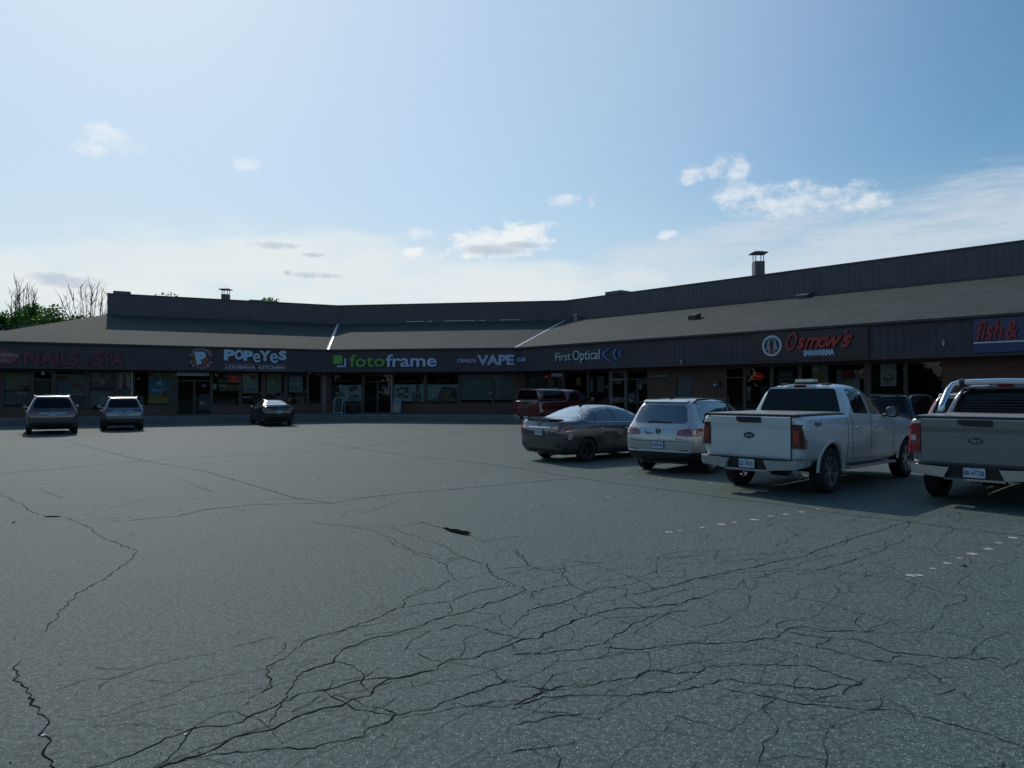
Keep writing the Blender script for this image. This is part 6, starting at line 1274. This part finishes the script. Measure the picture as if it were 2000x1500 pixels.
    decal(B, 'front', [(-.62, .72), (.62, .72), (.60, 1.12), (-.60, 1.12)], 'grille', black_pl, root, rings=2, r=.05); decal(B, 'front', [(-.74, 1.44), (.74, 1.44), (.64, 1.82), (-.64, 1.82)], 'windscreen', cglass, root, rings=4, r=.05)
    wheels(root, (0, wb), .985, wr, .27, rim, 6, 0)
    return root

white = paint('white_paint', (.49, .54, .56), rough=.3); silver = paint('silver_paint', (.42, .445, .45), .4, .30); gunmetal = paint('gunmetal_paint', (.07, .072, .08), .6, .3, (.09, .08, .07)); blackp = paint('black_paint', (.006, .006, .007), 0, .3, (.02, .02, .018))
pewter = paint('pewter_paint', (.185, .182, .19), .5, .33, (.13, .12, .11)); redp = paint('dark_red_paint', (.085, .007, .012), .15, .3, (.08, .05, .04)); champ = paint('taupe_paint', (.055, .052, .056), .5, .30, (.05, .045, .04)); blackp.node_tree.nodes['Principled BSDF'].inputs['Coat Weight'].default_value = .35; blackp.node_tree.nodes['Principled BSDF'].inputs['Roughness'].default_value = .12; pale = paint('pale_silver_paint', (.15, .165, .20), .3, .3, (.1, .1, .1))
pickup('white crew cab pickup with grey bed cover, dark tail lamps and pale roof light bar', 5.13, 13.85, 47.5, white, alloy, 'BZ-38101', beacon=True, bumper=mat('painted_bumper', (.30, .30, .295), .35, .0, .6), four=True)
pickup('pewter grey pickup with polished sport bar cut off by the right edge', 8.16, 12.27, 46., pewter, dark_alloy, 'BR-41728', bar=True, lamp='bright')
pickup('dark red pickup with matching canopy nosed up to the optical shop', 1.62, 37.3, 48.3, redp, dark_alloy, '2AB 41', canopy=True, bumper=frame_l)
sedan('gunmetal sedan with chrome window trim, leftmost car of the right row', 1.45, 19.75, 50, gunmetal, dark_alloy, 'CFTD 679', sticker=True, scale=(1, 1, 1.02))
suv('silver compact crossover with black roof rails beside the white pickup', 3.85, 16.95, 40, silver, alloy, 'a', 'CNTW 051', dark_plate=False, scale=(1, 1, 1.035))
sedan('black sedan parked alone under the LOUISIANA KITCHEN pill sign', -13.2, 40.5, -29, blackp, dark_alloy, 'CKDL 214', detail=False, lights='slim')
suv('pale silver crossover, second vehicle from the left edge of the lot', -19.0, 35.4, -31, pale, dark_alloy, 'c', 'CPHM 382', spokes=5, zc=.55)
suv('taupe seven-seat SUV with bright roof rails, leftmost vehicle in the lot', -20.35, 32.1, -33.5, champ, dark_alloy, 'b', 'CRNV 506', scale=(1.08, 1.1, 1.05), spokes=5)
suv('black SUV nosed up to the restaurant, behind the white pickup', 12.65, 24.0, 48.3, blackp, dark_alloy, 'c', '', scale=(1.04, 1.08, 1.08), spokes=5)
suv('white crossover with tall red tail lamps glimpsed behind the pewter pickup', 12.75, 20.3, 47, white, dark_alloy, 'd', '', scale=(1.0, 1.02, 1.12), spokes=5)

# ------------------------------------------------------------------ trees
leafm = mat('leaves', (.050, .095, .026), .6, var=.5, nscale=.9); barkm = mat('bark', (.09, .075, .06), .9, var=.3, nscale=8, bump=.4)
def _leaf():
    nt = leafm.node_tree; b = nt.nodes['Principled BSDF']; t = nt.nodes.new('ShaderNodeBsdfTranslucent'); m = nt.nodes.new('ShaderNodeMixShader'); m.inputs[0].default_value = .45
    s_ = b.inputs['Base Color'].links[0].from_socket; g = nt.nodes.new('ShaderNodeMix'); g.data_type = 'RGBA'; g.blend_type = 'MULTIPLY'; g.inputs[0].default_value = 1; nt.links.new(s_, g.inputs[6]); g.inputs[7].default_value = (1.2, 1.7, .8, 1)
    nt.links.new(g.outputs[2], t.inputs[0]); nt.links.new(b.outputs[0], m.inputs[1]); nt.links.new(t.outputs[0], m.inputs[2]); nt.links.new(m.outputs[0], nt.nodes['Material Output'].inputs[0])
_leaf()
def leaf_clump(mb, c, r, n, s_, rnd, flat=.8):
    for _ in range(n):
        d = Vector((rnd.gauss(0, 1), rnd.gauss(0, 1), rnd.gauss(0, 1) * flat)); d = d.normalized() * r * rnd.random() ** .45
        p = c + d; a = Vector((rnd.uniform(-1, 1), rnd.uniform(-1, 1), rnd.uniform(-1, 1))).normalized(); b = a.cross(Vector((rnd.uniform(-1, 1), rnd.uniform(-1, 1), rnd.uniform(-1, 1)))).normalized(); k = s_ * rnd.uniform(.6, 1.3)
        mb.face([p - a * k, p + b * k * .55, p + a * k, p - b * k * .55])
def tree(label, x, y, h, w, seed, bare=0., cat='tree', n=2600, crown=True, leaf=.17):
    rnd = random.Random(seed); z0 = ground_z(x, y); root = thing('tree', label, cat, (x, y, z0), 0, 'trees beyond the plaza'); tr = MB(); cr = MB(); tips = []
    top = z0 + h
    def limb(p, d, L_, r, depth):
        pts = [p]; q = p; dd = d.copy()
        for k in range(4): dd = (dd + Vector((rnd.uniform(-.16, .16), rnd.uniform(-.16, .16), rnd.uniform(-.02, .14)))).normalized(); q = q + dd * L_ / 4; pts.append(q)
        tr.tube(pts, [r * (1 - .18 * k) for k in range(5)], 6, cap=False); tips.append((q, depth)); tips.append((pts[2], depth))
        if depth < 1:
            for _ in range(3 if depth else 5):
                k = rnd.randint(1, 4); a = rnd.uniform(0, 2 * math.pi); nd = (dd * .9 + Vector((math.cos(a), math.sin(a), rnd.uniform(.0, .7))) * (.75 if not bare else .5)).normalized(); limb(pts[k], nd, L_ * rnd.uniform(.5, .72), r * .5, depth + 1)
    limb(Vector((x, y, z0)), Vector((0, 0, 1)), h * .34, .16 + h * .012, 0)
    if crown:
        for _ in range(int(34 + w * 5)):
            a, v, k = rnd.uniform(0, 2 * math.pi), rnd.uniform(-1, 1), rnd.random() ** .4; rz = h * .36; cz = top - rz - .35
            q = Vector((x + math.cos(a) * math.sqrt(1 - v * v) * k * w * .5, y + math.sin(a) * math.sqrt(1 - v * v) * k * w * .5, cz + v * k * rz))
            leaf_clump(cr, q, rnd.uniform(.5, 1.0), 110, leaf, rnd)
            if rnd.random() < .3: tr.tube([Vector((x, y, cz - .5)), q], [.05, .02], 4, cap=False)
        cr.build('crown', leafm, root)
    tr.build('trunk', barkm, root, True); return root
def at(px, d): return (px - 1000) / F_PX * d
for px, d, ytop, w, sd, bare, lb in ((8, 66, 606, 5.5, 1, 0, 'leafy green tree at the far left edge behind the roof'), (70, 70, 600, 6, 2, 0, 'rounded green tree right of the far-left one, bare twigs above it'), (112, 66, 600, 4.5, 3, 0, 'dense green tree in the middle of the left clump'),
        (145, 72, 618, 3.5, 4, 0, 'low green tree just left of the thin bare crown'), (345, 74, 578, 5, 5, 0, 'tree whose topmost leaves show above the parapet left of the small chimney'), (528, 76, 586, 2.2, 6, 0, 'tree with one leafy tip above the parapet right of the small chimney')):
    tree(lb, at(px, d), d, H_CAM + (Y_HOR - ytop) / F_PX * d + .5, w, sd)
def bare_tree(label, px, d, ytop, spread, seed, ybot=640, leaves=0):
    rnd = random.Random(seed); x = at(px, d); z0 = ground_z(x, d); h = H_CAM + (Y_HOR - ytop) / F_PX * d - z0; root = thing('bare_tree', label, 'tree', (x, d, z0), 0, 'bare trees at the left'); tr = MB(); tips = []
    tr.tube([(x, d, z0), (x + .1, d, z0 + h * .3), (x, d, z0 + h * .5)], [.16, .12, .09], 7)
    for k in range(15):
        a = -1 + 2 * (k + rnd.random()) / 15; b = rnd.uniform(-.6, .6); p = Vector((x, d, z0 + h * rnd.uniform(.38, .52))); pts = [p]; q = p; tip = Vector((x + a * spread, d + b * spread, z0 + h * (1.0 - .16 * abs(a) - rnd.uniform(0, .06))))
        for t in (.3, .6, 1.): pts.append(p.lerp(tip, t) + Vector((a * .5 * math.sin(t * 3), 0, 0)) + Vector((rnd.uniform(-.12, .12), 0, 0)))
        tr.tube(pts, [.06, .045, .032, .016], 5)
        for j in range(9): s_ = pts[rnd.randint(1, 2)].lerp(pts[3], rnd.random()); e = s_ + Vector((rnd.uniform(-.6, .6), rnd.uniform(-.3, .3), rnd.uniform(.5, 1.2))); tr.tube([s_, s_.lerp(e, .5) + Vector((rnd.uniform(-.08, .08), 0, 0)), e], [.022, .017, .01], 4); tips.append(s_)
    tr.build('trunk', barkm, root)
    if leaves:
        c = MB()
        for j in range(leaves): leaf_clump(c, Vector((x + rnd.gauss(0, .9), d + rnd.gauss(0, .6), z0 + h * rnd.uniform(.45, .72))), .42, 26, .12, rnd)
        c.build('crown', leafm, root)
bare_tree('leafless forked tree rising over the left green clump', 42, 69, 541, 1.3, 21); bare_tree('fan-shaped nearly bare tree beside the left end of the parapet', 172, 71, 548, 2.4, 22, leaves=22)
# unseen trees added left of and behind the viewer to darken reflections in glass
def unseen_wood():
    rnd = random.Random(9); mb = MB(); segs = [((-62, 74), (-78, 20)), ((-78, 20), (-74, -40)), ((-74, -40), (-20, -72)), ((-20, -72), (50, -70)), ((50, -70), (85, -30)), ((85, -30), (80, 20))]
    for (x0, y0), (x1, y1) in segs:
        L_ = math.hypot(x1 - x0, y1 - y0); n = int(L_ / 2.6)
        for i in range(n):
            t = (i + rnd.random()) / n; hh = rnd.uniform(5.5, 9.5)
            for k in range(5):
                z = hh * (k + .7) / 5.2; leaf_clump(mb, Vector((x0 + (x1 - x0) * t + rnd.uniform(-1.5, 1.5), y0 + (y1 - y0) * t + rnd.uniform(-1.5, 1.5), z)), 2.1, 46, 1.0, rnd)
    o = mb.build('unseen_wood', mat('far_leaves', (.030, .046, .018), .8, var=.4, nscale=.6)); o['kind'] = 'stuff'
unseen_wood()
def grit():
    rnd = random.Random(4); m1 = mat('grit_stone', (.22, .24, .23), .8, var=.4); 
    mb = MB()
    for _ in range(240):
        d = 3.3 + 14 * rnd.random() ** 1.6; x = rnd.uniform(-.75, .75) * d; r = rnd.uniform(.003, .007); c = Vector((x, d, r * .4))
        P = [c + Vector((r * math.cos(a) * rnd.uniform(.7, 1.2), r * math.sin(a) * rnd.uniform(.7, 1.2), 0)) for a in (0, 1.2, 2.5, 3.8, 5.)]; t = c + Vector((0, 0, r))
        for i in range(5): mb.face([P[i], P[(i+1) % 5], t])
    o = mb.build('loose_grit', m1); o['kind'] = 'stuff'
grit()
def litter(name, label, px, py, r, col):
    c = gp(px, py); o = thing(name, label, 'litter', c, 0); m = MB(); rnd = random.Random(int(px)); P = [c + Vector((r * math.cos(a) * rnd.uniform(.7, 1.3), r * math.sin(a) * rnd.uniform(.7, 1.3), .004)) for a in (0, 1., 2., 3., 4., 5.2)]; t = c + Vector((r * .2, 0, r * .75))
    for i in range(6): m.face([P[i], P[(i+1) % 6], t])
    m.face(P[::-1]); m.build('scrap', mat('litter_%s' % name, col, .7), o)
litter('crushed_cup', 'tiny dark crushed scrap on the asphalt near the right edge below the dotted line', 1879, 1105, .035, (.02, .018, .018))
litter('paper_scrap', 'white crumpled chip beside the crack at bottom left', 91, 1433, .014, (.8, .8, .8)); litter('bottle_cap', 'tiny white cap lying left of the long bottom crack', 366, 1431, .010, (.75, .72, .8))
